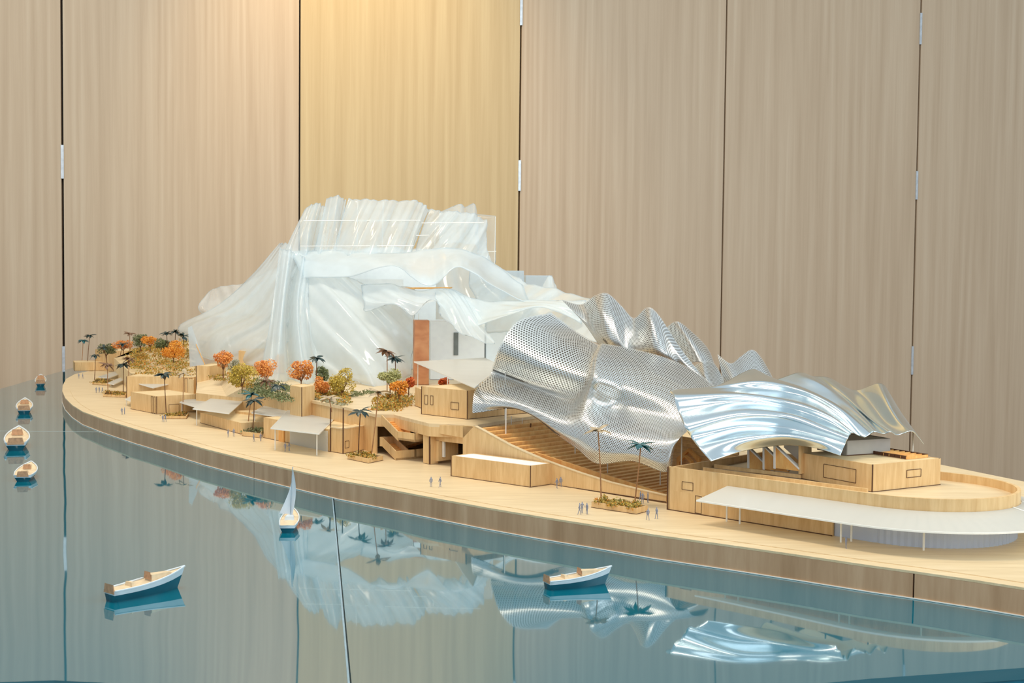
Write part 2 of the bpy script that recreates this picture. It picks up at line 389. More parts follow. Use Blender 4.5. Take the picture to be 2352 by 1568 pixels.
core = [fl]+front[2:]+[jf]+frontR+rr_+rb_+[Vector((lx(BY), BY, 0))]
cp = [(p.x, p.y) for p in core]
MB().prism([(x, y+.004) for x, y in cp], -.06, -.0125).build('tabletop', M['rim'], table)
MB().prism([(x*.93+.02, y*.96+.12) for x, y in cp], -LIFT, -.0605).build('table_base', M['ply_side'], table)

# ------------------------------------------------------------------ island plinth
island = thing('island_plinth', 'long curved birch plywood plinth carrying the whole model', 'plinth', (0, 2.8, 0))
fr = [(205, 851), (172, 858), (152, 869), (144, 884), (143, 897), (150, 913), (166, 929), (190, 944), (237, 961), (308, 983), (380, 1003), (470, 1029),
      (583, 1057), (690, 1081), (780, 1101), (890, 1121), (1000, 1142), (1120, 1164), (1240, 1184), (1370, 1204), (1500, 1225), (1660, 1247), (1830, 1271),
      (2000, 1296), (2097, 1309), (2230, 1328), (2352, 1347), (2500, 1372)]
fp = [P(x, y, ZD) for x, y in fr]
back = [Vector((1.45, 1.35, 0)), Vector((1.3, 1.75, 0)), Vector((.98, 2.1, 0)), Vector((.82, 2.5, 0)), Vector((.7, 3.2, 0)), Vector((.55, 4.1, 0)), Vector((.1, 4.75, 0)), Vector((-.6, 5.0, 0)), Vector((-1.2, 4.95, 0))]
outline = [(p.x, p.y) for p in fp]+[(p.x, p.y) for p in back]
def inset(poly, d):
    n = len(poly); o = []
    ar = sum(poly[i][0]*poly[(i+1) % n][1]-poly[(i+1) % n][0]*poly[i][1] for i in range(n)); s = 1 if ar > 0 else -1
    for i in range(n):
        a, b, c = Vector(poly[i-1]), Vector(poly[i]), Vector(poly[(i+1) % n])
        t = ((b-a).normalized()+(c-b).normalized()).normalized(); nr = Vector((-t.y, t.x))*s
        o.append((b.x+nr.x*d, b.y+nr.y*d))
    return o
MB().prism(outline, ZD-.004, ZD-.001).build('deck_edge', M['deck'], island)
MB().prism(inset(outline, .022), ZD-.001, ZD).build('deck', M['deck'], island)
rim0 = inset(outline, .0225); rim1 = inset(outline, .0235)
core2 = inset(outline, .0045); MB().prism(core2, .0004, ZD-.0045).build('plinth_core', M['void'], island)
i0, i1, i2 = 12, 24, len(fr)-1
inn = inset(outline, .004)
for a, b in ((0, i0), (i0, i1), (i1, i2), (i2, i2+4), (i2+4, len(outline)-1)):
    poly = outline[a:b+1]+inn[a:b+1][::-1]
    if a: # leave a hair joint between neighbouring side panels
        t = (Vector(outline[a+1])-Vector(outline[a])).normalized()*.0022
        poly[0] = tuple(Vector(poly[0])+t); poly[-1] = tuple(Vector(poly[-1])+t)
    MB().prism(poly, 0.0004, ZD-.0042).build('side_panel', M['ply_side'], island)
edge = MB()
for k in range(len(fr)-1):
    p, q = Vector(outline[k]), Vector(outline[k+1]); pi, qi = Vector(inn[k]), Vector(inn[k+1])
    edge.slab([(p.x, p.y, -.0002), (q.x, q.y, -.0002), (2*q.x-qi.x*1, 2*q.y-qi.y, -.0002), (2*p.x-pi.x, 2*p.y-pi.y, -.0002)], (0, 0, .0009)) if False else None
o2 = inset(outline, -.0012)
for k in range(len(fr)-1):
    edge.slab([(*outline[k], .0003), (*outline[k+1], .0003), (*o2[k+1], .0003), (*o2[k], .0003)], (0, 0, .0012))
tag(edge.build('sealant_line', M['white2'], island), 'thin pale line where plinth meets the sea')

# ================================================================== plywood buildings
def face_panel(mb, p, q, z0, z1, nrm, t=.003, off=0.0):
    p, q = Vector((p.x, p.y, z0)), Vector((q.x, q.y, z0)); d = (q-p).normalized()
    mb.slab([p+nrm*off, q+nrm*off, q-nrm*(t-off), p-nrm*(t-off)], (0, 0, z1-z0)); return mb
def block(name, label, cat, p0, p1, depth, z1, z0=ZD, dirB=None, mat='ply_wall', roof='ply', group=None, burnt=(0, 1), windows=(), line=.0009, roofdrop=.0, sidemat=None):
    """plywood box: front wall p0->p1 (seen left to right), going back by depth; windows = (face, u0, u1, v0, v1)"""
    p0, p1 = Vector((p0[0], p0[1], z0)), Vector((p1[0], p1[1], z0))
    a = (p1-p0).normalized(); b = Vector((-a.y, a.x, 0)) if dirB is None else dirB
    c = [p0, p1, p1+b*depth, p0+b*depth]
    root = thing(name, label, cat, (p0+p1)/2+b*depth/2, group)
    h = z1-z0; e = .0006
    for i in range(4):
        q0, q1 = c[i], c[(i+1) % 4]; d = (q1-q0).normalized(); n = Vector((d.y, -d.x, 0))
        w = face_panel(MB(), q0+d*e, q1-d*e, z0, z1, n).build('wall_panel', M[mat if i == 0 or not sidemat else sidemat], root)
        for f, u0, u1, v0, v1 in windows:
            if f == i:
                o = q0.lerp(q1, u0); o.z = z0+h*v0; r = q0.lerp(q1, u1); r.z = o.z; s = o.copy(); s.z = z0+h*v1
                k = MB().frame(o, r, s, .0006); k.build('engraved_outline', M['burnt'], root)
    ins = [c[0]+(a+b)*.0032, c[1]+(-a+b)*.0032, c[2]+(-a-b)*.0032, c[3]+(a-b)*.0032]
    MB().slab([Vector((p.x, p.y, z1-roofdrop-.0035)) for p in ins], (0, 0, .003)).build('roof_panel', M[roof], root)
    br = MB()
    for i in burnt:                                                # charred corner and foot line
        s = .0011; br.box(c[i]+Vector((-s*.7, -s*.7, 0)), (s*1.4, 0, 0), (0, s*1.4, 0), (0, 0, h))
    for i in (0, 1):
        q0, q1 = c[i], c[i+1]; d = (q1-q0).normalized(); n = Vector((d.y, -d.x, 0))
        br.slab([q0, q1, q1+n*.0006, q0+n*.0006], (0, 0, line))
    br.build('burnt_edge', M['burnt'], root)
    return root, c
def plate(name, label, pts, t=.0022, mat='frost', posts=(), group=None, cat='canopy'):
    pts = [Vector(p) for p in pts]
    root = thing(name, label, cat, base_of(pts), group)
    MB().slab(pts, (0, 0, t)).build('roof_sheet', M[mat], root)
    w = MB(); n = len(pts)
    ce = sum(pts, Vector())/n
    for i in range(n):                                             # bright cut edge of the sheet
        p, q = pts[i], pts[(i+1) % n]; k = .0012
        pi, qi = p+(p-ce).normalized()*k, q+(q-ce).normalized()*k
        w.slab([p, q, qi, pi], (0, 0, t))
    w.build('sheet_edge', M['white2'], root)
    for (u, zb) in posts:
        q = Vector(u); MB().tube([(q.x, q.y, zb), q], .0012, 6).build('post', M['white2'], root)
    return root

# --- podium with the roof garden
pod = thing('podium', 'long two storey plywood podium with garden terrace on its roof', 'building', P(1000, 1000, ZD))
top = [P(500, 868, ZP), P(560, 888, ZP), P(640, 905, ZP), P(730, 922, ZP), P(800, 936, ZP), P(862, 951, ZP), P(905, 952, ZP), P(985, 972, ZP), P(1088, 977, ZP), P(1183, 961, ZP), Vector((.45, 3.1, ZP)), Vector((.4, 3.9, ZP)), Vector((0, 4.5, ZP)), Vector((-.9, 4.6, ZP)), Vector((-.92, 3.9, ZP))]
MB().prism([(p.x, p.y) for p in top], ZP-.006, ZP).build('terrace_slab', M['deck'], pod)
for i in range(len(top)):
    p, q = top[i], top[(i+1) % len(top)]
    if i in (5, 6, 7): continue
    d = (q-p).normalized(); n = Vector((d.y, -d.x, 0))
    face_panel(MB(), p-n*.002, q-n*.002, ZD, ZP-.006, n).build('podium_wall', M['ply_wall'], pod)
for k in range(5, 8):                                              # fascia over the stair recess
    p, q = top[k], top[k+1]; d = (q-p).normalized(); n = Vector((d.y, -d.x, 0))
    face_panel(MB(), p, q, ZP-.024, ZP-.006, n, .003).build('fascia', M['ply_wall'], pod)
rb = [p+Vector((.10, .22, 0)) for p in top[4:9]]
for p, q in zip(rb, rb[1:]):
    d = (q-p).normalized(); n = Vector((d.y, -d.x, 0)); face_panel(MB(), p, q, ZD, ZP-.006, n).build('recess_wall', M['void'], pod)  # near-black colour paints the shade inside the stair recess
ledge = [D(450, 902, 3.26), D(520, 910, 3.2), D(600, 917, 3.12), D(668, 940, 2.93), D(760, 954, 2.79), D(858, 955, 2.68)]
lb_ = [P(858, 949, ZP), P(800, 936, ZP), P(730, 922, ZP), P(640, 905, ZP), P(560, 888, ZP), P(500, 868, ZP), D(455, 860, 3.55)]
lg = MB(); lo = ledge+lb_; n_ = len(lo); lo2 = [Vector((p.x, p.y, min(p.z, ZP-.001))) for p in lo]
gs = thing('garden_ledge', 'sloping plywood garden ledge between quay pavilions and podium', 'building', P(650, 990))
for i in range(6):
    pts = [lo2[i], lo2[i+1], lo2[n_-2-i], lo2[n_-1-i]] if i < 5 else [lo2[5], lo2[6], lo2[7]]
    lg.add(pts, [tuple(range(len(pts)))])
lg.build('ledge_top', M['deck'], gs)
for i in range(5):
    p, q = lo2[i], lo2[i+1]; d = (q-p).normalized(); d.z = 0; n = Vector((d.y, -d.x, 0)).normalized()
    MB().slab([(p.x, p.y, ZD), (q.x, q.y, ZD), q, p], -n*.003).build('ledge_wall', M['ply_wall'], gs)
# front wall: pier, portal and the long sloping parapet
O = P(985, 1066); fw = thing('ramp_wall', 'sloping plywood wall with a square portal in front of the stepped roof', 'building', O)
def onwall(pts, name, mat, t=.005, back=0.0, par=fw):
    return MB().slab([V(x, y, O, A)+B*back for x, y in pts], B*t).build(name, M[mat], par)
onwall([(972, 972), (989, 975), (988, 1066), (972, 1062)], 'pier', 'ply_wall', .02)
onwall([(985.5, 993), (988.5, 993), (988.5, 1067), (985.5, 1066)], 'burnt_edge', 'burnt', .001, -.0006)
onwall([(989, 975), (1088, 979), (1064, 1005), (989, 992)], 'lintel', 'ply_wall', .006)
onwall([(988, 992), (1063, 1003), (1063, 1022), (988, 1013)], 'portal_beam', 'ply_wall', .004, .014)
onwall([(997, 1013), (1001, 1013), (1001, 1052), (997, 1051)], 'portal_post', 'white2', .004, .02)
onwall([(986, 1013), (996, 1014), (996, 1060), (986, 1062)], 'portal_jamb', 'ply_wall', .05, .012)
onwall([(1063, 977), (1090, 979), (1108, 988), (1135, 1003), (1170, 1022), (1210, 1040), (1250, 1057), (1290, 1072), (1330, 1086), (1400, 1108), (1465, 1124), (1530, 1139), (1530, 1153), (1400, 1133), (1268, 1113), (1063, 1080)], 'parapet_wall', 'ply_wall', .006)
mb = MB(); tp = [(1090, 979), (1108, 988), (1135, 1003), (1170, 1022), (1210, 1040), (1250, 1057), (1290, 1072), (1330, 1086), (1400, 1108), (1465, 1124), (1530, 1139)]
for (x, y), (x2, y2) in zip(tp, tp[1:]):
    p, q = V(x, y, O, A), V(x2, y2, O, A); mb.slab([p-B*.0005, q-B*.0005, q+B*.0065, p+B*.0065], (0, 0, .0012))
mb.build('parapet_cap', M['deck'], fw)
mb = MB()
for (x, y), (x2, y2) in zip([(1063, 1080), (1268, 1113), (1400, 1133)], [(1268, 1113), (1400, 1133), (1530, 1153)]):
    p, q = V(x, y, O, A), V(x2, y2, O, A); mb.slab([p, q, q-B*.0008, p-B*.0008], (0, 0, .0009))
mb.build('foot_line', M['burnt'], fw)

# --- stepped roof of planks descending behind the sloping wall
steps = thing('stepped_roof', 'stepped roof of orange timber planks under the perforated metal canopy', 'roof', O+A*.3+B*.25)
s0 = (V(1088, 979, O, A)-O).dot(A); s1 = (V(1500, 1130, O, A)-O).dot(A); NS = 26
def wallz(s):                                                      # height of the parapet top at distance s
    xs = [(V(x, y, O, A)-O).dot(A) for x, y in tp]; zs = [V(x, y, O, A).z for x, y in tp]
    return float(np.interp(s, xs, zs))
for k in range(NS):
    s = s0+(s1-s0)*k/NS; ds = (s1-s0)/NS; z = wallz(s+ds*.4)-.003-.004*min(1, k/6); w = .40
    st = .008 if k < 8 else .030
    MB().box(O+A*(s+.0004)+B*st+Z*(z-.009-O.z), A*(ds*.66), B*w, Z*.009).build('plank', M['ply_warm'], steps)
MB().slab([O+A*s0+B*.008+Z*(wallz(s0)-.026-O.z), O+A*s1+B*.008+Z*(wallz(s1)-.030-O.z), O+A*s1+B*.41+Z*(wallz(s1)-.030-O.z), O+A*s0+B*.41+Z*(wallz(s0)-.026-O.z)], (0, 0, .004)).build('under_board', M['ply_dark'], steps)  # board coloured dark so the plank gaps read as shadow
k8 = s0+(s1-s0)*8/NS
MB().slab([O+A*k8+B*.026+Z*(wallz(k8)-.016-O.z), O+A*s1+B*.026+Z*(wallz(s1)-.016-O.z), O+A*s1+B*.029+Z*(wallz(s1)-.016-O.z), O+A*k8+B*.029+Z*(wallz(k8)-.016-O.z)], (0, 0, .013)).build('inner_curb', M['ply_warm'], steps)
for px, y0, y1 in ((1174, 955, 1000), (1199, 960, 1008)):
    q = D(px, y1, 2.42); MB().tube([q, (q.x, q.y, zat(q, y0))], .0008, 6).build('post', M['white2'], steps)
q = D(1218, 978, 2.4); MB().tube([(q.x, q.y, zat(q, 990)), (q.x+.001, q.y, zat(q, 972))], .0015, 6).build('stub_post', M['trunk'], steps)

# --- long low box with white top in front of the portal
blk, c = block('plywood_box', 'long low plywood box with white top before the ramp wall', 'building', P(1036, 1093), P(1218, 1119), (P(1267, 1112)-P(1218, 1119)).length, zat(P(1036, 1093), 1046), dirB=(P(1267, 1112)-P(1218, 1119)).normalized(), roof='white', burnt=(0, 1, 2))
# --- upper box on the terrace under the mesh
z1 = zat(P(1073, 963, ZP), 897)
block('plywood_box', 'pale plywood box on terrace left of the perforated canopy', 'building', P(968, 951, ZP), P(1073, 963, ZP), .26, z1, ZP, windows=((0, .07, .14, .38, .7), (0, .2, .26, .38, .7), (0, .65, .82, .3, .55)))
block('plywood_box', 'narrow plywood step block at left end of terrace box', 'building', P(953, 932, ZP), P(969, 938, ZP), .08, zat(P(953, 932, ZP), 889), ZP, burnt=())
# --- round ended building
A0 = P(1533, 1170); B0 = P(1912, 1231); ua = (B0-A0).normalized(); ub = Vector((-ua.y, ua.x, 0))
RC = B0+ua*.062+ub*.132; RR = .132; ZR = zat(A0, 1071)
rh = thing('round_hall', 'low plywood hall with rounded end and open parapet roof', 'building', A0.lerp(RC, .5))
def arc(c, r, a0, a1, n): return [c+(ua*math.sin(t)-ub*math.cos(t))*r for t in np.linspace(a0, a1, n)]
T0 = RC-ub*RR
def stad(r, n=26):                                                 # start of straight, round the end, and back
    return [A0+ub*(RR-r)]+arc(RC, r, 0, math.pi, n)+[A0+ub*(RR+r)-ua*-.0]
def ringwall(name, r, t, z0, z1, mat, par, pts=None, t2=None):
    o = pts or stad(r); i = stad(r-t); mb = MB()
    for k in range(len(o)-1): mb.slab([(o[k].x, o[k].y, z0), (o[k+1].x, o[k+1].y, z0), (i[k+1].x, i[k+1].y, z0), (i[k].x, i[k].y, z0)], (0, 0, z1-z0))
    return mb.build(name, M[mat], par)
face_panel(MB(), A0, B0, ZD, ZD+.03, -ub, .004).build('front_wall', M['ply_wall'], rh)
ringwall('parapet', RR, .005, ZD+.03, ZR, 'ply_wall', rh)
rp = stad(RR-.005); zr = ZR-.012
MB().prism([(p.x, p.y) for p in rp], zr-.004, zr).build('roof_deck', M['deck'], rh)
q0 = A0+ub*2*RR; face_panel(MB(), q0, A0, ZD, ZR-.001, -ua, .004).build('end_wall', M['ply_wall'], rh)
face_panel(MB(), A0+ub*.055+ua*.025, A0+ub*.055+ua*.30, zr, zr+.008, -ub, .004).build('roof_curb', M['ply_wall'], rh)
o = arc(RC, RR-.004, -.02, math.pi+.02, 90); mb = MB()
o = [B0+ub*.004]+o
rr = []
for k, p in enumerate(o): rr.append(p+(p-RC).normalized()*(.0011 if k % 2 else -.0006))
for p, q in zip(rr, rr[1:]):
    i, j = p+(RC-p).normalized()*.002, q+(RC-q).normalized()*.002
    mb.slab([(p.x, p.y, ZD), (q.x, q.y, ZD), (j.x, j.y, ZD), (i.x, i.y, ZD)], (0, 0, .03))
tag(mb.build('fluted_glazing', M['flute'], rh), 'bluish fluted translucent curved glazing')
mb = MB(); s = .0011; mb.box(A0+Vector((-s, -s*.6, 0)), (s*1.6, 0, 0), (0, s*1.6, 0), (0, 0, ZR-ZD))
mb.slab([A0, B0, B0-ub*.0008, A0-ub*.0008], (0, 0, .0012)); mb.build('burnt_edge', M['burnt'], rh)
L0 = (B0-A0).length; hh = ZR-ZD
for u0, u1, v0, v1 in ((.094, .166, .52, .70), (.182, .222, .03, .42)):
    o = A0+ua*L0*u0+Z*hh*v0; MB().frame(o, A0+ua*L0*u1+Z*hh*v0, A0+ua*L0*u0+Z*hh*v1, .0005).build('engraved_outline', M['burnt'], rh)
# translucent skirt roof round the end
sk = thing('skirt_canopy', 'translucent canopy skirt sweeping round the rounded plywood hall', 'canopy', RC-ub*.17)
def skpts(r, z, n=30):
    st = A0+ua*(.100 if r > RR+.02 else .108)+ub*(RR-r)
    return [Vector((p.x, p.y, z)) for p in [st, A0+ua*.2+ub*(RR-r)]+arc(RC, r, 0, 2.5, n)]
inn_, out_ = skpts(RR+.001, ZD+.047), skpts(RR+.066, ZD+.033)
cuts = [0, 20, 25, len(inn_)-1]
for a, b in zip(cuts, cuts[1:]):
    mb = MB()
    for k in range(a, b):
        e0 = .0 if k > a or a == 0 else .12
        p0, p1 = inn_[k].lerp(inn_[k+1], e0), out_[k].lerp(out_[k+1], e0)
        mb.slab([p0, inn_[k+1], out_[k+1], p1], (0, 0, .0022))
    mb.build('roof_sheet', M['frost'], sk)
mb = MB()
for k in cuts[1:-1]:
    d = (out_[k]-inn_[k]); t = d.cross(Z).normalized()*.0016; mb.slab([inn_[k]-t+Z*.0023, inn_[k]+t+Z*.0023, out_[k]+t*1.5+Z*.0023, out_[k]-t*1.5+Z*.0023], (0, 0, .0006))
for k in range(len(out_)-1):
    p, q = out_[k], out_[k+1]; e = .0009
    mb.slab([p, q, q+(q-inn_[k+1]).normalized()*e, p+(p-inn_[k]).normalized()*e], (0, 0, .0022))
mb.build('sheet_edge', M['white2'], sk)
for px, py in ((1669, 1197), (1699, 1203), (1931, 1245), (1955, 1243), (2108, 1254), (2126, 1262)):
    q = P(px, py)
    if (q-A0).dot(-ub) < .004: q -= ub*.006
    rad = (q-RC).length if (q-RC).dot(ua) > 0 else (q-RC).dot(-ub)
    zt = ZD+.047-.014*max(0, min(1, (rad-RR)/.066)); MB().tube([q, (q.x, q.y, zt)], .0014, 6).build('post', M['white2'], sk)
# box on the hall roof
c0, c1, c2 = P(1840, 1099, zr), P(2003, 1130, zr), P(2160, 1113, zr)
db = (c2-c1).normalized(); zt = zat(c1, 1067)
bx, cc = block('plywood_box', 'plywood box with bright end standing on rounded hall roof', 'building', c0, c1, (c2-c1).length, zt, zr, dirB=db, burnt=(0, 1), windows=((0, .33, .78, .22, .72), (1, .49, .7, .4, .68)))
mb = MB(); n5 = 9
f0 = cc[0].lerp(cc[1], .25)+db*(c2-c1).length*.62; f1 = f0+(cc[1]-cc[0])*.62
for k in range(n5):
    p = f0.lerp(f1, k/(n5-1)); p.z = zt; MB().box(p, (cc[1]-cc[0]).normalized()*.0014, db*(c2-c1).length*.32, Z*.004).build('roof_slat', M['ply_warm'], bx)
for e in (0, .32):
    p = f0+db*(c2-c1).length*e; p.z = zt; mb.box(p, f1-f0, db*.0016, Z*.0048)
mb.build('roof_frame', M['burnt'], bx)
# pieces between the stepped roof and the hall
ht = thing('gabled_screen', 'slatted plywood screen with small gabled arch behind hall', 'building', A0+ub*.1)
O2 = A0+ub*.19
def on2(pts, name, mat, t=.004, back=0.0):
    return MB().slab([V(x, y, O2, ua)+ub*back for x, y in pts], ub*t).build(name, M[mat], ht)
ZA = [(1546, 1040), (1565, 1018), (1584, 1006), (1602, 1008), (1618, 1030), (1632, 1052)]
for k in range(10):
    y0 = 1004+k*7.6
    on2([(1536, y0-5), (1690, y0+20), (1690, y0+26.6), (1536, y0+1.6)], 'slat', 'ply_wall', .004, .006+.0005*(k % 2))
for r_, t_ in (((1557, 1034, 1575, 1050, 1.0), .0), ((1562, 1040, 1578, 1056, .6), -.010)):
    ax, ay, bx_, by_, k = r_
    cx, ytop, ybase = 1580, 1037 if k == 1 else 1048, 1082; w = 20*k; th = 6*k
    on2([(cx-w-th, ybase), (cx-w-th, ytop+14*k), (cx, ytop-7*k), (cx, ytop), (cx-w, ytop+19*k), (cx-w, ybase)], 'arch_leaf', 'ply_warm', .012*k, t_)
    on2([(cx, ytop-7*k), (cx+w+th, ytop+16*k), (cx+w+th, ybase+3), (cx+w, ybase+3), (cx+w, ytop+21*k), (cx, ytop)], 'arch_leaf', 'ply_warm', .012*k, t_)
# wedge bays seen under the aluminium roof
wb = thing('wedge_stand', 'row of triangular plywood wedges under the aluminium canopy', 'building', A0+ua*.2+ub*.12)
O3 = A0+ub*.105
def on3(pts, name, mat, t=.003, back=0.0): return MB().slab([V(x, y, O3, ua)+ub*back for x, y in pts], ub*t).build(name, M[mat], wb)
on3([(1640, 1066), (1838, 1090), (1838, 1098), (1640, 1074)], 'base_rail', 'ply_wall')
for x, k in ((1780, 0), (1745, 1), (1700, 2)):
    y = 1024+(1780-x)*.12
    on3([(x, y), (x+56, y+54), (x+56, y+58), (x-2, y+50), (x-2, y)], 'wedge', 'ply_warm', .003, .012*k)
    on3([(x, y), (x+3, y-.5), (x+57, y+51), (x+56, y+55)], 'wedge_cap', 'white2', .006, .012*k-.001)
    on3([(x-2, y-3), (x+2, y-3), (x+2, y+52), (x-2, y+51)], 'post', 'white2', .002, .012*k-.002)
on3([(1784, 1024), (1838, 1028), (1838, 1078), (1784, 1030)], 'bay_sheet', 'frost', .002, .02)
on3([(1834, 1022), (1840, 1022), (1840, 1088), (1834, 1088)], 'end_post', 'ply_wall', .03)

# --- pavilions along the left quay
block('plywood_wall', 'low plywood wall block at the far left end of the deck', 'building', P(171, 852), P(300, 850), .10, zat(P(171, 852), 832))
block('plywood_box', 'tan plywood box behind the ramps at far left garden', 'building', P(251, 853), P(333, 850), .14, zat(P(333, 850), 804), burnt=(1,))
p0 = P(291, 917)
block('pavilion', 'pale boxy pavilion at the left quay beside palms', 'building', p0, P(446, 919), .40, zat(p0, 864), burnt=(0,), windows=((0, .86, .9, .12, .95), (0, .93, .97, .12, .95)))
c1_ = P(360, 951); c2_ = P(452, 945)
b4, _ = block('pavilion', 'low pavilion with dark vertical corner slots on left quay', 'building', P(300, 939), c1_, (c2_-c1_).length, zat(c1_, 910), dirB=(c2_-c1_).normalized(), burnt=(1,), windows=((0, .80, .86, .03, .95), (0, .9, .95, .03, .95), (1, .3, .55, 0, .5)))
block('tower_block', 'narrow plywood tower block rising left of the roof garden', 'building', P(451, 934), P(481, 935), .10, zat(P(451, 934), 840), burnt=(0,))
block('pavilion', 'plywood pavilion with translucent canopy, third along the quay', 'building', P(460, 971), P(553, 997), .13, zat(P(460, 971), 947), burnt=())
block('recess_wall', 'brown plywood wall at back of the narrow palm recess', 'building', P(540, 972), P(616, 983), .05, zat(P(553, 975), 946), burnt=())
p0, p1 = P(605, 1005), P(757, 1037)
b7, c7_ = block('pavilion', 'plywood pavilion under the largest white canopy, with glazed front', 'building', p0, p1, .16, zat(p0, 958), burnt=())
d7 = (p1-p0).normalized(); n7 = Vector((d7.y, -d7.x, 0)); z7 = zat(p1, 990)
face_panel(MB(), p0.lerp(p1, .44), p0.lerp(p1, .985), ZD, z7, n7, .002, .0035).build('glazing', M['frost'], b7)
face_panel(MB(), p0.lerp(p1, .26), p0.lerp(p1, .34), ZD, z7, n7, .002, .0025).build('door_panel', M['ply_warm'], b7)
p0, p1, p2 = P(759, 1037), P(788, 1042), P(868, 1027)
b8, c8 = block('pavilion', 'open topped plywood corner pavilion beside the zigzag stair', 'building', p0, p1, (p2-p1).length, zat(p1, 986), dirB=(p2-p1).normalized(), burnt=(), windows=((1, .05, .16, .22, .5),))
for q in (c8[0], c8[1]):
    MB().box(q+Vector((-.001, -.002, 0)), (.002, 0, 0), (0, .004, 0), (0, 0, zat(q, 937)-ZD)).build('corner_fin', M['burnt'], b8)
k = c8[1].copy(); k.z = 0; mb = MB(); zc = zat(p1, 986)
for q0, q1 in ((c8[0], c8[1]), (c8[1], c8[2])):
    d = (q1-q0).normalized(); n = Vector((d.y, -d.x, 0)); a_, b_ = Vector((q0.x, q0.y, zc)), Vector((q1.x, q1.y, zc)); mb.slab([a_+n*.001, b_+n*.001, b_-n*.004, a_-n*.004], (0, 0, .002))
mb.build('wall_cap', M['deck'], b8)
q0, q1, q2 = P(666, 940, .092), P(693, 945, .092), P(723, 940, .092)
block('planter_box', 'square plywood box on the roof garden carrying an orange tree', 'planter', q0, q1, (q2-q1).length, zat(q1, 889), .070, dirB=(q2-q1).normalized(), burnt=(1,))
# translucent roof canopies of the quay
def zplate(name, label, pts, z, **k): return plate(name, label, [P(x, y, z) for x, y in pts], **k)
zplate('roof_canopy', 'small white canopy high on the far left pavilion', [(318, 882), (352, 892), (412, 877), (372, 868)], .077, posts=((P(330, 882, .077), ZD), (P(395, 876, .077), ZD)))
zplate('roof_canopy', 'smallest white canopy low at the left quay pavilion', [(288, 918), (317, 928), (342, 913), (312, 905)], .050, posts=((P(291, 917.6, .05), ZD), (P(315, 925, .05), ZD)))
zplate('roof_canopy', 'white canopy behind palms, overlapped by larger neighbour on the right', [(413, 925), (452, 937), (510, 906), (476, 897)], .065, posts=((P(418, 924, .065), ZD), (P(500, 906, .065), ZD)))
zplate('roof_canopy', 'wide white canopy left of the dark palm recess', [(443, 940), (526, 951), (568, 914), (500, 908)], .0735, posts=((P(452, 938, .0735), ZD), (P(555, 917, .0735), ZD)))
zplate('roof_canopy', 'white canopy right of the palm recess, behind the largest', [(578, 949), (662, 962), (702, 934), (622, 926)], .0765, posts=((P(585, 947.5, .0765), ZD), (P(690, 934, .0765), ZD)))
zplate('roof_canopy', 'largest white quay canopy before the square tree box', [(622, 985), (733, 998), (781, 950), (665, 939)], .079, posts=((P(632, 982, .079), ZD), (P(728, 993, .079), ZD), (P(770, 953, .079), ZD)))
zplate('roof_canopy', 'large translucent entrance canopy between film mountain and perforated canopy', [(951, 832), (1113, 823), (1150, 840), (1090, 892)], .18, posts=((P(1028, 866, .18), ZP), (P(960, 833, .18), ZP), (P(1110, 826, .18), ZP)))
zplate('ramp_sheet', 'thin white ramp leaning behind the far left palms', [(226, 866), (250, 869), (338, 838), (322, 836)], .045, posts=((P(234, 866, .045), ZD), (P(325, 838, .045), ZD)), cat='ramp')
zplate('ramp_sheet', 'thin white ramp descending beside the leftmost planters', [(246, 881), (262, 884), (300, 866), (296, 860)], .045, posts=((P(255, 881, .045), ZD), (P(297, 863, .045), ZD)), cat='ramp')

# --- zigzag stair in the recess
st = thing('zigzag_stair', 'zigzag plywood stair with solid parapets climbing to terrace', 'stair', P(925, 1052))
def flight(p, q, wv, n, rise=.011, ext=None):
    p, q, wv = Vector(p), Vector(q), Vector(wv); L = q-p
    for off, nm in ((Vector((0, 0, 0)), 'parapet'), (wv, 'parapet')):
        t = wv.normalized()*.0025
        a = [p+off-Z*.006, q+off-Z*.006, q+off+Z*rise, p+off+Z*rise]
        MB().slab(a, t).build(nm, M['ply_wall'], st)
    hx = Vector((L.x, L.y, 0))/n
    for i in range(n):
        o = p+L*(i/n)+wv.normalized()*.003; o.z = p.z+L.z*((i+1)/n)
        MB().box(o-Z*.005, hx*.96, wv-wv.normalized()*.003, Z*.005).build('tread', M['ply_warm'], st)
def landing(p, a, wv, h=.012):
    p = Vector(p); a = Vector(a); wv = Vector(wv)
    MB().box(p-Z*.004, a, wv, Z*.004).build('landing', M['ply_wall'], st)
    MB().box(p-Z*.004, a, wv.normalized()*.0025, Z*(h+.004)).build('parapet', M['ply_wall'], st)
    MB().box(p+a-a.normalized()*.0025-Z*.004, a.normalized()*.0025, wv, Z*(h+.004)).build('parapet', M['ply_wall'], st)
wv = B*.030
f1a, f1b = D(876, 966, 2.53), D(914, 1005, 2.47)
flight(f1a, f1b, wv, 9); landing(f1b, D(953, 998, 2.44)-f1b-Z*(D(953, 998, 2.44).z-f1b.z), wv)
f2a, f2b = D(944, 1006, 2.55)+B*.03, D(892, 1030, 2.62)+B*.01
flight(f2a, f2b, wv*.8, 8, .009)
f3a, f3b = D(878, 1018, 2.545), P(909, 1057, ZD)+Z*.006
flight(f3a, f3b, wv, 8); e = P(954, 1053, ZD)-f3b; e.z = 0
landing((f3b.x, f3b.y, ZD+.004), e, wv, .014)
MB().box((f3a.x, f3a.y, f3a.z-.006), -A*.008, wv, Z*.018).build('landing', M['ply_wall'], st)

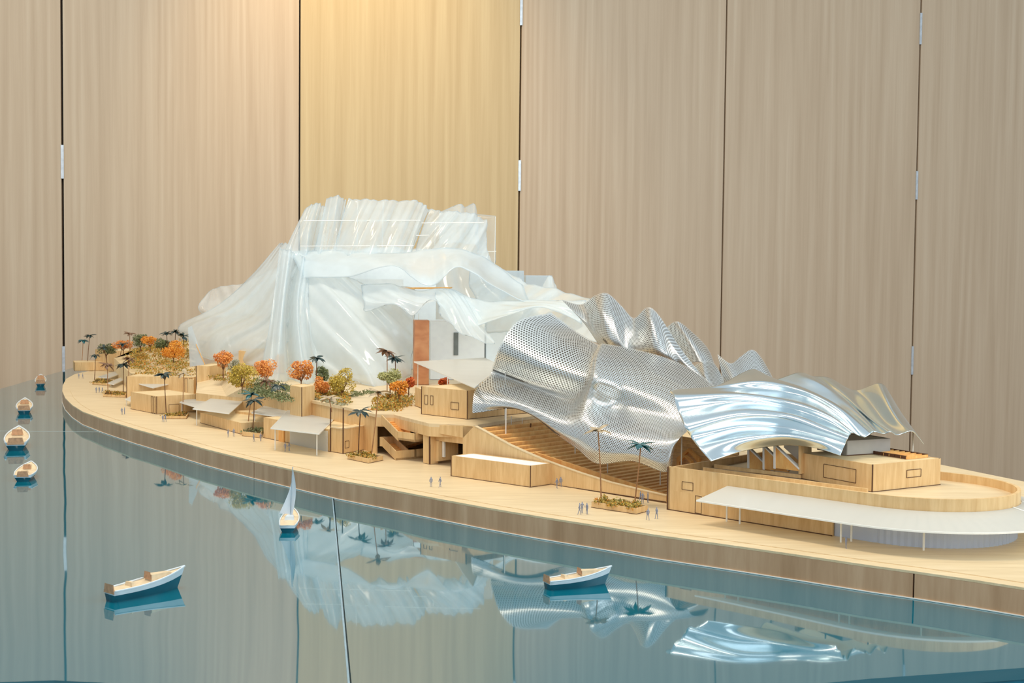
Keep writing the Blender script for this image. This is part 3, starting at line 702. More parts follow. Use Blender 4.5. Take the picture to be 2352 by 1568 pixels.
# ================================================================== film mountain
mt_ = thing('film_mountain', 'tall crumpled mountain of translucent heat formed plastic sheets', 'canopy', P(800, 862, ZP))
def rip(au, ku, av=0, kv=0, sk=0, ph=0, az=.3):
    def f(u, v):
        w = np.sin(ku*(u+sk*v)*2*math.pi+ph+1.3*np.sin(3*v+ph))*au*(.35+.65*v)+.3*np.sin(2.3*ku*(u+sk*v)*2*math.pi+2*ph)*au
        c = np.abs(np.sin(4.7*ku*(u+sk*v)*math.pi+2*np.sin(2.2*v+ph)+ph)); w = w+au*.13*c*c*c
        if av: w = w+np.sin(kv*v*2*math.pi+ph+2*u)*av
        return np.stack([w*.35, -w, w*az], 1)
    return f
def film_sheet(label, rows, ripple=None, mat='film', nu=64, nv=32, edge=True, er=.0009):
    S = surf(rows, ripple); o = sheet('plastic_sheet', S, nu, nv, M[mat], mt_)
    if label: o['label'] = label
    if edge:
        for u, v in ((np.linspace(0, 1, nu), np.zeros(nu)), (np.linspace(0, 1, nu), np.ones(nu)), (np.zeros(nv), np.linspace(0, 1, nv)), (np.ones(nv), np.linspace(0, 1, nv))):
            if edge is True or edge == 'tb' and u[0] != u[-1]:
                MB().tube([Vector(p) for p in S(u, v)], er, 4).build('sheet_rim', M['frost_clear'], mt_, smooth=True)
    return S
film_sheet('flared left skirt', [[(640, 562, 3.75), (657, 560, 3.7), (690, 590, 3.6), (722, 605, 3.55)], [(575, 637, 3.82), (612, 645, 3.7), (655, 660, 3.55), (702, 672, 3.5)],
    [(497, 702, 3.92), (560, 718, 3.72), (625, 735, 3.52), (690, 740, 3.46)], [(413, 746, 4.0), (470, 770, 3.78), (560, 790, 3.55), (648, 800, 3.42)], [(432, 775, 3.95), (476, 822, 3.72), (530, 836, 3.6), (612, 838, 3.42)]], rip(.018, 3.2, sk=.25), 'film')
film_sheet('back layer of the left skirt', [[(478, 672, 4.05), (500, 660, 4.05), (560, 650, 4.0), (640, 612, 3.92)], [(455, 706, 4.0), (520, 700, 3.98), (580, 690, 3.92), (670, 650, 3.85)], [(470, 730, 4.0), (530, 725, 3.9), (600, 720, 3.85), (680, 700, 3.8)]], rip(.012, 2.6), 'film3')
film_sheet('deeply folded front drape', [[(642, 570, 3.6), (662, 575, 3.55), (682, 585, 3.6), (700, 592, 3.54), (716, 600, 3.58)], [(628, 680, 3.5), (647, 690, 3.42), (665, 692, 3.5), (685, 695, 3.4), (706, 690, 3.46)],
    [(612, 780, 3.42), (637, 790, 3.32), (662, 792, 3.42), (690, 795, 3.30), (722, 792, 3.4)], [(594, 872, 3.38), (630, 884, 3.26), (667, 884, 3.36), (700, 884, 3.24), (746, 878, 3.34)]], rip(.016, 3.0, ph=1), 'film', 96)
film_sheet('front drape with diagonal folds', [[(690, 605, 3.56), (760, 620, 3.5), (850, 655, 3.45), (952, 660, 3.45)], [(700, 690, 3.46), (780, 694, 3.38), (870, 715, 3.38), (953, 722, 3.42)],
    [(715, 790, 3.38), (800, 792, 3.28), (880, 800, 3.28), (950, 790, 3.38)], [(738, 872, 3.34), (815, 872, 3.24), (872, 893, 3.2), (942, 862, 3.33)]], rip(.012, 2.4, sk=-.9, ph=.5), 'film2', 90)
film_sheet('wavy upper shawl', [[(662, 578, 3.62), (780, 575, 3.55), (900, 582, 3.5), (985, 572, 3.5), (1060, 572, 3.5), (1130, 602, 3.5), (1200, 655, 3.45)],
    [(680, 606, 3.55), (790, 603, 3.45), (900, 597, 3.4), (985, 618, 3.38), (1050, 590, 3.38), (1120, 626, 3.4), (1212, 690, 3.36)],
    [(692, 640, 3.5), (800, 634, 3.38), (905, 612, 3.3), (988, 657, 3.28), (1052, 612, 3.26), (1118, 650, 3.28), (1232, 704, 3.25)]], rip(.006, 4), 'film2', 70, 16)
film_sheet('wavy lower shawl', [[(830, 655, 3.42), (900, 652, 3.36), (960, 668, 3.34), (1030, 662, 3.32), (1100, 690, 3.3), (1180, 690, 3.28), (1260, 690, 3.25), (1345, 690, 3.15)],
    [(835, 690, 3.36), (895, 690, 3.3), (955, 692, 3.28), (1020, 690, 3.28), (1090, 728, 3.25), (1170, 710, 3.2), (1250, 698, 3.2), (1350, 710, 3.12)],
    [(838, 716, 3.33), (900, 698, 3.26), (948, 723, 3.24), (992, 690, 3.22), (1056, 752, 3.2), (1160, 727, 3.15), (1240, 704, 3.15), (1335, 745, 3.1)]], rip(.008, 4, sk=-.4), 'film2', 80, 20)
film_sheet('swooping lobe over the white gallery', [[(1000, 668, 3.32), (1035, 665, 3.32), (1075, 690, 3.3), (1110, 722, 3.28)], [(1003, 690, 3.24), (1040, 700, 3.2), (1080, 730, 3.2), (1115, 752, 3.2)], [(1012, 720, 3.2), (1040, 750, 3.14), (1082, 775, 3.13), (1135, 790, 3.13)]], rip(.008, 2.5, sk=-.6), 'film')
film_sheet('right shoulder sheet', [[(1085, 592, 3.6), (1140, 612, 3.6), (1200, 645, 3.5), (1270, 664, 3.4), (1352, 684, 3.25)], [(1080, 655, 3.5), (1150, 682, 3.45), (1220, 700, 3.35), (1290, 712, 3.25), (1345, 725, 3.12)],
    [(1112, 760, 3.4), (1165, 765, 3.3), (1230, 770, 3.2), (1300, 775, 3.1), (1375, 790, 3.0)]], rip(.016, 3, sk=.5), 'film2', 60)
film_sheet('right shoulder spur', [[(1240, 668, 3.5), (1262, 632, 3.5), (1275, 655, 3.5), (1290, 700, 3.45)], [(1230, 700, 3.45), (1262, 690, 3.42), (1280, 695, 3.4), (1300, 715, 3.35)]], rip(.006, 2), 'film')
film_sheet('crumpled crown sheet', [[(700, 482, 3.7), (720, 468, 3.66), (736, 470, 3.68), (748, 476, 3.7)], [(672, 538, 3.66), (698, 532, 3.6), (722, 532, 3.64), (738, 535, 3.64)], [(646, 592, 3.62), (688, 598, 3.56), (710, 600, 3.6), (726, 602, 3.6)]], rip(.016, 2.2), 'film')
film_sheet('crumpled crown sheet', [[(751, 455, 3.68), (770, 451, 3.63), (788, 456, 3.68), (794, 462, 3.7)], [(735, 522, 3.64), (756, 520, 3.58), (775, 525, 3.63), (783, 528, 3.66)], [(716, 594, 3.6), (742, 596, 3.54), (763, 598, 3.58), (772, 600, 3.6)]], rip(.016, 1.7, ph=2), 'film')
film_sheet('widest crown sheet', [[(800, 457, 3.66), (850, 459, 3.61), (905, 461, 3.62), (962, 463, 3.64), (984, 482, 3.69)], [(782, 520, 3.6), (836, 520, 3.55), (895, 524, 3.56), (946, 525, 3.58), (964, 532, 3.6)], [(764, 588, 3.56), (820, 592, 3.5), (880, 592, 3.5), (930, 590, 3.52), (942, 588, 3.55)]], rip(.012, 4.3, sk=.15, ph=1), 'film', 110)
film_sheet('right crown sheet', [[(985, 482, 3.65), (1030, 486, 3.6), (1080, 490, 3.6), (1116, 506, 3.64)], [(966, 540, 3.6), (1016, 540, 3.54), (1076, 545, 3.54), (1119, 555, 3.58)], [(950, 590, 3.55), (1006, 592, 3.5), (1066, 597, 3.5), (1117, 602, 3.52)]], rip(.014, 3.1, sk=.35), 'film', 96)
film_sheet('zigzag sheet behind the crown', [[(1010, 488, 3.8), (1055, 469, 3.74), (1068, 476, 3.8), (1089, 468, 3.74), (1096, 492, 3.8)], [(1010, 560, 3.76), (1052, 556, 3.7), (1068, 560, 3.76), (1090, 560, 3.7), (1100, 570, 3.76)]], None, 'film3')
film_sheet('flat clear sheet at the right of the crown', [[(1094, 492, 3.78), (1138, 496, 3.78)], [(1096, 545, 3.78), (1138, 548, 3.78)], [(1100, 600, 3.78), (1138, 604, 3.78)]], None, 'film3', 12, 12)
film_sheet('inner backing sheet', [[(690, 575, 3.95), (850, 570, 3.95), (980, 572, 3.95), (1125, 585, 3.9)], [(640, 620, 3.95), (800, 620, 3.9), (980, 640, 3.9), (1150, 650, 3.85)], [(500, 740, 4.0), (750, 760, 3.9), (980, 740, 3.85), (1250, 720, 3.7)], [(480, 815, 3.95), (750, 830, 3.85), (980, 820, 3.8), (1280, 800, 3.6)]], rip(.03, 3), 'film2', 50, 40, False)
for y0, xs, d in ((507, (697, 966), 3.63), (565, (690, 950), 3.57), (541, (956, 985), 3.6), (578, (1095, 1140), 3.7), (512, (968, 1112), 3.6)):
    MB().tube([D(xs[0], y0, d-.06), D(xs[1], y0-1, d-.06)], .001, 5).build('support_rod', M['white2'], mt_)
for x, y0, y1, d in ((822, 460, 575, 3.6), (880, 462, 575, 3.6), (1000, 510, 580, 3.58), (950, 700, 890, 3.36), (962, 720, 885, 3.34), (660, 600, 880, 3.5), (1138, 497, 606, 3.78)):
    MB().tube([D(x, y0, d), D(x-2, y1, d)], .0009, 5).build('support_rod', M['white2'], mt_)
# rooms inside
def room(name, label, x0, x1, yb, yt, dep, mat, z=ZP, **k):
    p = P(x0, yb, z); return block(name, label, 'building', p, P(x1, yb, z), dep, zat(p, yt), z, mat=mat, roof=mat, burnt=(), **k)
g1, gc = room('gallery_block', 'tall white gallery block with a grey slit behind entrance canopy', 988, 1112, 872, 738, .16, 'white')
face_panel(MB(), gc[0].lerp(gc[1], .43), gc[0].lerp(gc[1], .515), zat(gc[0], 815), zat(gc[0], 763), Vector((0, -1, 0)), .002, .0025).build('slit_window', M['slot'], g1)
room('gallery_block', 'white gallery block at right of the slit gallery', 1116, 1160, 868, 700, .2, 'white')
room('timber_core', 'brown timber core standing at right edge of front film drape', 951, 985, 884, 736, .07, 'brown_wood')
room('gallery_block', 'white block high inside the film mountain', 795, 925, 860, 640, .10, 'white')
room('gallery_block', 'broad pale block deep inside the film mountain', 690, 1000, 848, 600, .2, 'white')
room('timber_room', 'tan timber room glimpsed through the left film skirt', 548, 604, 860, 806, .12, 'ply_wall')
room('timber_room', 'thin tan timber column behind the folded front drape', 632, 652, 858, 815, .03, 'ply_warm')
room('gallery_block', 'small white block on far right shoulder of the film mountain', 1150, 1201, 850, 621, .06, 'frost_clear')
room('gallery_block', 'clear low block behind right shoulder film spur', 1206, 1266, 845, 632, .06, 'frost_clear')
o = D(917, 664, 3.36); MB().box(o, D(1032, 663, 3.34)-o, Vector((0, .16, 0)), Z*.0035).build('timber_slab', M['ply_warm'], mt_)
# clear gable at the left foot of the mountain
gl = thing('clear_gable', 'clear plastic gable on the tower block at the left film foot', 'screen', P(456, 900, .1))
dd = 3.5
MB().slab([D(432, 752, dd), D(440, 748, dd), D(471, 838, dd), D(436, 842, dd)], (0, .002, 0)).build('clear_sheet', M['frost_clear'], gl)
MB().tube([D(450, 790, dd), D(471, 838, dd)], .0012, 5).build('sheet_edge', M['ply_warm'], gl)

# ================================================================== perforated canopy and aluminium canopy
pc = thing('perforated_canopy', 'wavy canopy of perforated silver metal over the stepped roof', 'canopy', P(1350, 1060, ZD))
PITCH_H = .0051
main = [[(1266, 718, 2.56), (1320, 758, 2.54), (1374, 791, 2.44), (1450, 800, 2.42), (1525, 820, 2.38), (1590, 848, 2.34), (1640, 884, 2.28)],
 [(1192, 736, 2.52), (1275, 778, 2.45), (1358, 822, 2.35), (1445, 838, 2.30), (1520, 858, 2.27), (1585, 890, 2.22), (1625, 915, 2.18)],
 [(1152, 788, 2.48), (1245, 830, 2.38), (1348, 866, 2.28), (1436, 885, 2.22), (1512, 908, 2.17), (1570, 932, 2.13), (1600, 950, 2.11)],
 [(1132, 838, 2.52), (1222, 872, 2.42), (1325, 905, 2.31), (1420, 925, 2.22), (1500, 950, 2.15), (1556, 968, 2.1), (1586, 980, 2.08)],
 [(1126, 858, 2.54), (1212, 890, 2.44), (1308, 925, 2.32), (1405, 950, 2.20), (1485, 975, 2.12), (1546, 990, 2.07), (1576, 992, 2.05)],
 [(1094, 890, 2.44), (1195, 918, 2.33), (1288, 955, 2.23), (1388, 985, 2.13), (1466, 1005, 2.08), (1530, 1015, 2.04), (1562, 1005, 2.03)],
 [(1086, 922, 2.40), (1192, 938, 2.31), (1280, 985, 2.21), (1378, 1030, 2.12), (1455, 1040, 2.07), (1526, 1055, 2.03), (1552, 1020, 2.03)],
 [(1085, 948, 2.39), (1196, 940, 2.32), (1282, 1000, 2.22), (1372, 1064, 2.13), (1452, 1058, 2.08), (1532, 1083, 2.03), (1548, 1034, 2.04)]]
for r, c in zip(main, ((1385, 789, 2.37), (1373, 818, 2.285), (1366, 860, 2.215), (1356, 895, 2.215), (1346, 920, 2.215), (1337, 966, 2.175), (1328, 1005, 2.165), (1327, 1031, 2.175))):
    r.insert(3, c)
Sm = surf(main); perforated('perforated_sheet', Sm, PITCH_H, M['steel'], pc)
mB = [[(1290, 688, 2.78), (1335, 698, 2.74), (1368, 678, 2.66), (1396, 674, 2.63), (1428, 703, 2.60), (1456, 730, 2.56), (1486, 706, 2.50), (1512, 722, 2.47), (1560, 795, 2.42), (1604, 852, 2.36)],
 [(1312, 710, 2.72), (1350, 728, 2.66), (1378, 720, 2.57), (1405, 722, 2.55), (1436, 746, 2.54), (1463, 764, 2.50), (1495, 744, 2.44), (1524, 766, 2.43), (1572, 832, 2.38), (1614, 868, 2.34)],
 [(1342, 742, 2.66), (1370, 764, 2.60), (1394, 772, 2.53), (1418, 778, 2.51), (1444, 792, 2.50), (1472, 800, 2.46), (1505, 800, 2.41), (1536, 815, 2.40), (1576, 850, 2.38), (1628, 886, 2.33)],
 [(1378, 795, 2.60), (1398, 806, 2.55), (1418, 812, 2.52), (1440, 820, 2.50), (1462, 828, 2.48), (1488, 836, 2.46), (1518, 844, 2.43), (1548, 856, 2.41), (1584, 874, 2.38), (1640, 900, 2.33)]]
perforated('perforated_sheet', surf(mB), PITCH_H, M['steel'], pc)
mC = [[(1530, 752, 2.74), (1556, 738, 2.70), (1592, 764, 2.68), (1626, 800, 2.66), (1644, 842, 2.64)], [(1552, 790, 2.68), (1580, 780, 2.62), (1610, 800, 2.6), (1636, 828, 2.58), (1648, 862, 2.58)], [(1576, 836, 2.62), (1602, 830, 2.56), (1626, 838, 2.54), (1646, 860, 2.54), (1652, 884, 2.54)]]
perforated('perforated_sheet', surf(mC), PITCH_H, M['steel'], pc)
mD = [[(1648, 813, 2.6), (1678, 834, 2.55), (1702, 818, 2.6), (1728, 803, 2.62), (1752, 826, 2.6), (1782, 880, 2.55)], [(1656, 850, 2.55), (1686, 860, 2.5), (1710, 848, 2.54), (1734, 838, 2.56), (1757, 855, 2.54), (1786, 892, 2.5)], [(1664, 888, 2.5), (1692, 888, 2.46), (1716, 882, 2.5), (1740, 876, 2.5), (1762, 886, 2.5), (1790, 905, 2.46)]]
perforated('perforated_sheet', surf(mD), PITCH_H, M['steel'], pc)
mE = [[(1586, 846, 2.5), (1615, 830, 2.46), (1640, 834, 2.5), (1662, 870, 2.5)], [(1596, 872, 2.44), (1622, 862, 2.4), (1646, 866, 2.44), (1664, 888, 2.46)], [(1610, 900, 2.4), (1634, 895, 2.36), (1655, 896, 2.4), (1668, 905, 2.42)]]
perforated('perforated_sheet', surf(mE), PITCH_H, M['steel'], pc)
for u, v in ((.05, .45), (.3, .5), (.55, .55), (.75, .4), (.92, .5), (.10, .93)):
    q = Vector(Sm([u], [v])[0]); MB().tube([(q.x, q.y, ZD), (q.x, q.y, q.z-.001)], .0011, 6).build('post', M['white2'], pc)
ac = thing('aluminium_canopy', 'smooth polished aluminium canopy with flowing folds over hall roof', 'canopy', P(1800, 1100, ZD))
alu = [  # ridge and valley lines, from the left and top edge to the scalloped front edge
 [(1633, 1059, 1.90), (1715, 1034, 1.925), (1800, 1022, 1.925), (1870, 1028, 1.88), (1930, 1046, 1.84)],
 [(1607, 1030, 1.92), (1705, 1008, 1.922), (1800, 1000, 1.912), (1880, 1012, 1.872), (1935, 1033, 1.845)],
 [(1590, 1008, 1.955), (1700, 982, 1.955), (1800, 984, 1.945), (1885, 1003, 1.90), (1941, 1020, 1.86)],
 [(1572, 978, 1.96), (1700, 950, 1.95), (1810, 955, 1.94), (1895, 985, 1.895), (1948, 1005, 1.858)],
 [(1558, 945, 2.0), (1700, 925, 1.995), (1815, 940, 1.98), (1900, 968, 1.93), (1953, 998, 1.88)],
 [(1548, 912, 2.015), (1700, 905, 2.0), (1825, 925, 1.98), (1905, 955, 1.925), (1959, 993, 1.873)],
 [(1545, 895, 2.06), (1690, 893, 2.055), (1830, 908, 2.035), (1915, 948, 1.96), (1972, 1000, 1.90)],
 [(1640, 888, 2.10), (1735, 874, 2.065), (1840, 895, 2.035), (1925, 938, 1.958), (1985, 1004, 1.89)],
 [(1728, 848, 2.17), (1775, 868, 2.12), (1850, 892, 2.07), (1935, 937, 1.975), (1998, 997, 1.893)],
 [(1770, 873, 2.24), (1808, 886, 2.19), (1868, 908, 2.11), (1947, 950, 2.01), (2004, 993, 1.905)],
 [(1833, 856, 2.22), (1872, 874, 2.16), (1922, 906, 2.09), (1970, 948, 1.99), (2012, 992, 1.897)],
 [(1868, 864, 2.28), (1900, 887, 2.21), (1942, 918, 2.13), (1988, 958, 2.03), (2030, 996, 1.92)],
 [(1905, 868, 2.26), (1935, 894, 2.18), (1968, 928, 2.09), (2006, 965, 1.985), (2046, 992, 1.905)],
 [(1962, 896, 2.29), (1982, 912, 2.23), (2004, 938, 2.14), (2030, 972, 2.04), (2062, 999, 1.94)],
 [(2020, 880, 2.17), (2032, 910, 2.10), (2047, 940, 2.04), (2068, 970, 1.98), (2094, 990, 1.93)],
 [(2046, 908, 2.21), (2058, 932, 2.14), (2073, 957, 2.07), (2090, 983, 2.0), (2108, 1002, 1.95)],
 [(2064, 942, 2.25), (2080, 962, 2.17), (2094, 981, 2.1), (2108, 1000, 2.03), (2122, 1020, 1.965)]]
Sa = surf(alu); sheet('aluminium_sheet', Sa, 80, 240, M['alu'], ac, .0009)
for u, v in ((.45, .62), (.55, .80), (.8, .95)):
    q = Vector(Sa([u], [v])[0]); MB().tube([(q.x, q.y, ZD), (q.x, q.y, q.z-.001)], .0012, 6).build('post', M['white2'], ac)
q0, q1 = P(1945, 1046, zt), P(2045, 1040, zt)
block('clerestory', 'grey clerestory drum under the folded aluminium canopy end', 'building', q0, q1, .07, zat(q0, 1012), zt, mat='clere', roof='clere', burnt=())

# ================================================================== planting
def crown(n, rx, rz, leaf, seed, clump=9):
    R = random.Random(seed); mb = MB(); cs = []
    for i in range(clump):
        t = R.uniform(0, 2*math.pi); w = R.uniform(-.75, 1); r = math.sqrt(1-w*w*.8)*.62
        cs.append((Vector((math.cos(t)*r*rx, math.sin(t)*r*rx, w*rz*.6)), R.uniform(.38, .62)))
    for i in range(n):
        c, k = R.choice(cs); d = Vector((R.gauss(0, 1), R.gauss(0, 1), R.gauss(0, 1))).normalized()
        p = c+Vector((d.x*rx, d.y*rx, d.z*rz))*k*R.uniform(.7, 1.05)
        x = Vector((R.gauss(0, 1), R.gauss(0, 1), R.gauss(0, 1))).normalized(); y = x.orthogonal().normalized()
        l = leaf*R.uniform(.6, 1.35)
        mb.add([p-x*l, p+y*l*.55, p+x*l, p-y*l*.55], [(0, 1, 2, 3)])
    return mb
def make_tree(leafmat, rx, rz, stem, seed, name='model_tree', n=620, leaf=.0022):
    root = thing(name, 'tree', 'tree', (0, 0, 0)); R = random.Random(seed)
    mb = MB(); mb.tube([(0, 0, 0), (R.uniform(-.001, .001), 0, stem*.6), (0, 0, stem)], [.0017, .0013, .0011], 6)
    for k in range(6):
        t = k*1.05+R.random(); e = Vector((math.cos(t)*rx*.55, math.sin(t)*rx*.55, stem+rz*R.uniform(.5, 1.3)))
        mb.tube([(0, 0, stem*.75), e*.5+Vector((0, 0, stem*.42)), e], [.001, .0008, .0004], 5)
    mb.build('trunk', M['trunk'], root)
    c = crown(n, rx, rz, leaf, seed)
    c.v = [v+Vector((0, 0, stem+rz*.8)) for v in c.v]; f = c.build('foliage', M[leafmat], root)
    return root
trees = [ # crown px, base py, crown width px, crown height px, depth, leaf, label
 (513, 828, 868, 46, 42, 3.30, 'leaf_orange', 'rust orange tree, leftmost on the roof garden'),
 (536, 846, 872, 34, 40, 3.36, 'leaf_grey', 'grey green tree between the rust and olive yellow trees'),
 (556, 864, 898, 66, 54, 3.08, 'leaf_yellow', 'olive yellow tree above the wide quay canopy'),
 (610, 848, 892, 58, 46, 3.14, 'leaf_orange', 'orange tree above low dark fronds, middle left garden'),
 (692, 852, 888, 60, 54, 2.92, 'leaf_orange', 'orange tree standing on the square plywood box'),
 (739, 860, 884, 32, 38, 3.12, 'leaf_green', 'small dark green tree right of the boxed orange tree'),
 (740, 884, 914, 42, 38, 2.92, 'leaf_orange', 'small orange tree in front of the green one'),
 (786, 876, 918, 64, 58, 2.90, 'leaf_yellow', 'bright yellow tree before the front film drape'),
 (896, 867, 912, 56, 34, 2.86, 'leaf_pale', 'pale green tree beneath the tall pair of palms'),
 (916, 891, 922, 46, 32, 2.76, 'leaf_gold', 'golden orange tree beside terrace plywood block'),
 (939, 880, 908, 32, 26, 2.84, 'leaf_red', 'small red tree at right end of roof garden'),
 (1018, 876, 892, 26, 22, 3.2, 'leaf_red', 'tiny red tree below the entrance canopy'),
 (398, 804, 832, 58, 44, 3.66, 'leaf_gold', 'large golden orange tree on far left hill'),
 (345, 782, 806, 44, 30, 4.05, 'leaf_gold', 'round orange tree at the back of left hill'),
 (323, 784, 806, 34, 34, 4.15, 'leaf_green', 'dark green tree left of the round orange one'),
 (374, 794, 812, 44, 34, 4.0, 'leaf_green', 'green tree between the two golden trees'),
 (283, 793, 814, 46, 26, 4.5, 'leaf_orange', 'low orange tree behind the tan left box'),
 (244, 803, 826, 46, 30, 4.55, 'leaf_green', 'olive tree at the far left end')]
for i, (cx, cy, by, w_, h_, d_, lm, lab) in enumerate(trees):
    b_ = D(cx, by, d_); px = d_/F; rz = h_*px*.5; rx = w_*px*.5
    stem = max(.004, (by-cy)*px-rz*.75)
    t_ = make_tree(lm, rx*.92, rz, stem, i+3, n=int(700+16*w_)); t_.location = b_; t_['label'] = lab; t_['group'] = 'model trees in the gardens'
# left garden hill and low planting
hill = MB(); hp = [D(306, 862, 3.72), D(445, 872, 3.58), D(452, 800, 4.3), D(430, 782, 4.5), D(300, 806, 4.5), D(262, 822, 4.5)]
hb = [Vector((p.x, p.y, ZD)) for p in hp]; n_ = len(hp)
hill.add(hp+hb, [tuple(range(n_))]+[(i, n_+i, n_+(i+1) % n_, (i+1) % n_) for i in range(n_)])
tag(hill.build('garden_hill', M['ply']), 'sloping plywood garden hill at far left under golden trees', 'hill')
def tufts(name, label, poly, n, mat, hgt=.008, leaf=.0022, seed=1, parent=None):
    R = random.Random(seed); mb = MB(); tri = [(poly[0], poly[i], poly[i+1]) for i in range(1, len(poly)-1)]
    ar = [((b-a).cross(c-a)).length for a, b, c in tri]; A2 = sum(ar)/2
    nc = max(8, int(n/26)); cl = []
    for i in range(nc):                                            # little domes of leaves
        a, b, c = R.choices(tri, ar)[0]; u, v = R.random(), R.random()
        if u+v > 1: u, v = 1-u, 1-v
        cl.append((a+(b-a)*u+(c-a)*v, min(math.sqrt(A2/nc)*R.uniform(.6, 1.25), hgt*2.2), R.uniform(.35, 1)))
    for i in range(n):
        c, r, k = R.choice(cl); d = Vector((R.gauss(0, 1), R.gauss(0, 1), abs(R.gauss(0, 1)))).normalized()
        p = c+Vector((d.x*r, d.y*r, d.z*hgt*k))*R.uniform(.6, 1)
        x = Vector((R.gauss(0, 1), R.gauss(0, 1), R.gauss(0, 1))).normalized(); y = x.orthogonal().normalized(); l = leaf*R.uniform(.6, 1.4)
        mb.add([p-x*l, p+y*l*.6, p+x*l, p-y*l*.6], [(0, 1, 2, 3)])
    o = mb.build(name, M[mat], parent)
    return tag(o, label, 'shrubs', kind='stuff') if not parent else tag(o, kind='stuff')
gz = lambda pts, z=ZP: [P(x, y, z+.0005) for x, y in pts]
tufts('ground_cover', 'ochre and green shrubs covering the far left hill', [hp[0]+Z*.001, hp[1]+Z*.001, hp[2]+Z*.001, hp[3], hp[4]], 6500, 'leaf_mix', .016, .0026, 2)
tufts('ground_cover', 'low olive shrubs under the leftmost garden trees', gz([(488, 868), (600, 905), (560, 862), (495, 852)]), 1400, 'leaf_mix', .008, .0022, 3)
tufts('ground_cover', 'dense green shrubs below the orange middle left tree', gz([(562, 905), (610, 915), (665, 925), (668, 890), (580, 872)]), 2600, 'leaf_green', .016, .0024, 4)
tufts('ground_cover', 'grey and olive shrubs beside the square tree box', gz([(724, 917), (760, 924), (798, 931), (800, 905), (728, 896)]), 2200, 'leaf_mix', .014, .0024, 5)
tufts('ground_cover', 'silvery shrubs at the terrace edge before yellow tree', gz([(727, 920), (765, 927), (796, 934), (794, 926), (730, 914)]), 500, 'leaf_grey', .008, .0024, 6)
tufts('ground_cover', 'ochre shrubs around the golden tree above the stair', gz([(858, 940), (900, 946), (940, 936), (948, 912), (900, 905), (868, 915)]), 2600, 'leaf_mix', .014, .0024, 7)
tufts('ground_cover', 'thin green hedge along the foot of the film drape', gz([(800, 912), (870, 905), (865, 898), (806, 900)]), 500, 'leaf_green', .006, .002, 8)

def frond_mesh(name, L, wd, droop, seed):
    R = random.Random(seed); vs = []; fs = []; n = 6
    for i in range(n+1):
        t = i/n; w = wd*math.sin(min(1, .12+t*.95)*math.pi)**.8*(.55+.6*t) if i < n else .0001
        x = L*t; z = L*(.34*t-droop*t*t)
        vs += [(x, -w, z-.25*w), (x, 0, z+.1*w), (x, w, z-.25*w)]
    for i in range(n):
        for k in range(2): a = i*3+k; fs.append((a, a+3, a+4, a+1))
    me = bpy.data.meshes.new(name); me.from_pydata(vs, [], fs); me.polygons.foreach_set('use_smooth', [True]*len(fs)); return me
FR = {}
for mk in ('frond_dark', 'frond_teal', 'frond_pale', 'frond_brown'):
    FR[mk] = []
    for k in range(4):
        me = frond_mesh('frond', .0262*(1-.06*k), .0062*(1+.12*(k % 2)), .35+.16*k, k); me.materials.append(M[mk]); FR[mk].append(me)
def palm(bx_, by_, tx_, ty_, z=ZD, mat='frond_dark', label='', d=None, n=10, scale=1.0, seed=0):
    b_ = P(bx_, by_, z) if d is None else D(bx_, by_, d)
    tp_ = D(tx_, ty_, b_.y); R = random.Random(seed)
    root = thing('palm_tree', label, 'palm', b_, 'model palms')
    mid = (b_+tp_)*.5+Vector((R.uniform(-.001, .001), 0, 0))
    MB().tube([b_, mid, tp_], [.0013, .0011, .001], 6).build('trunk', M['trunk_palm' if mat != 'frond_dark' else 'trunk'], root)
    for k in range(n):
        o = bpy.data.objects.new('frond', FR[mat][R.randrange(4)]); COL.objects.link(o); o.parent = root
        o.location = tp_-b_+Vector((0, 0, R.uniform(-.001, .0015)))
        o.rotation_euler = (R.uniform(-.35, .35), R.uniform(-.45, .35), 2*math.pi*k/n+R.uniform(-.25, .25))
        s_ = scale*R.uniform(.85, 1.15); o.scale = (s_, s_, s_)
    return root
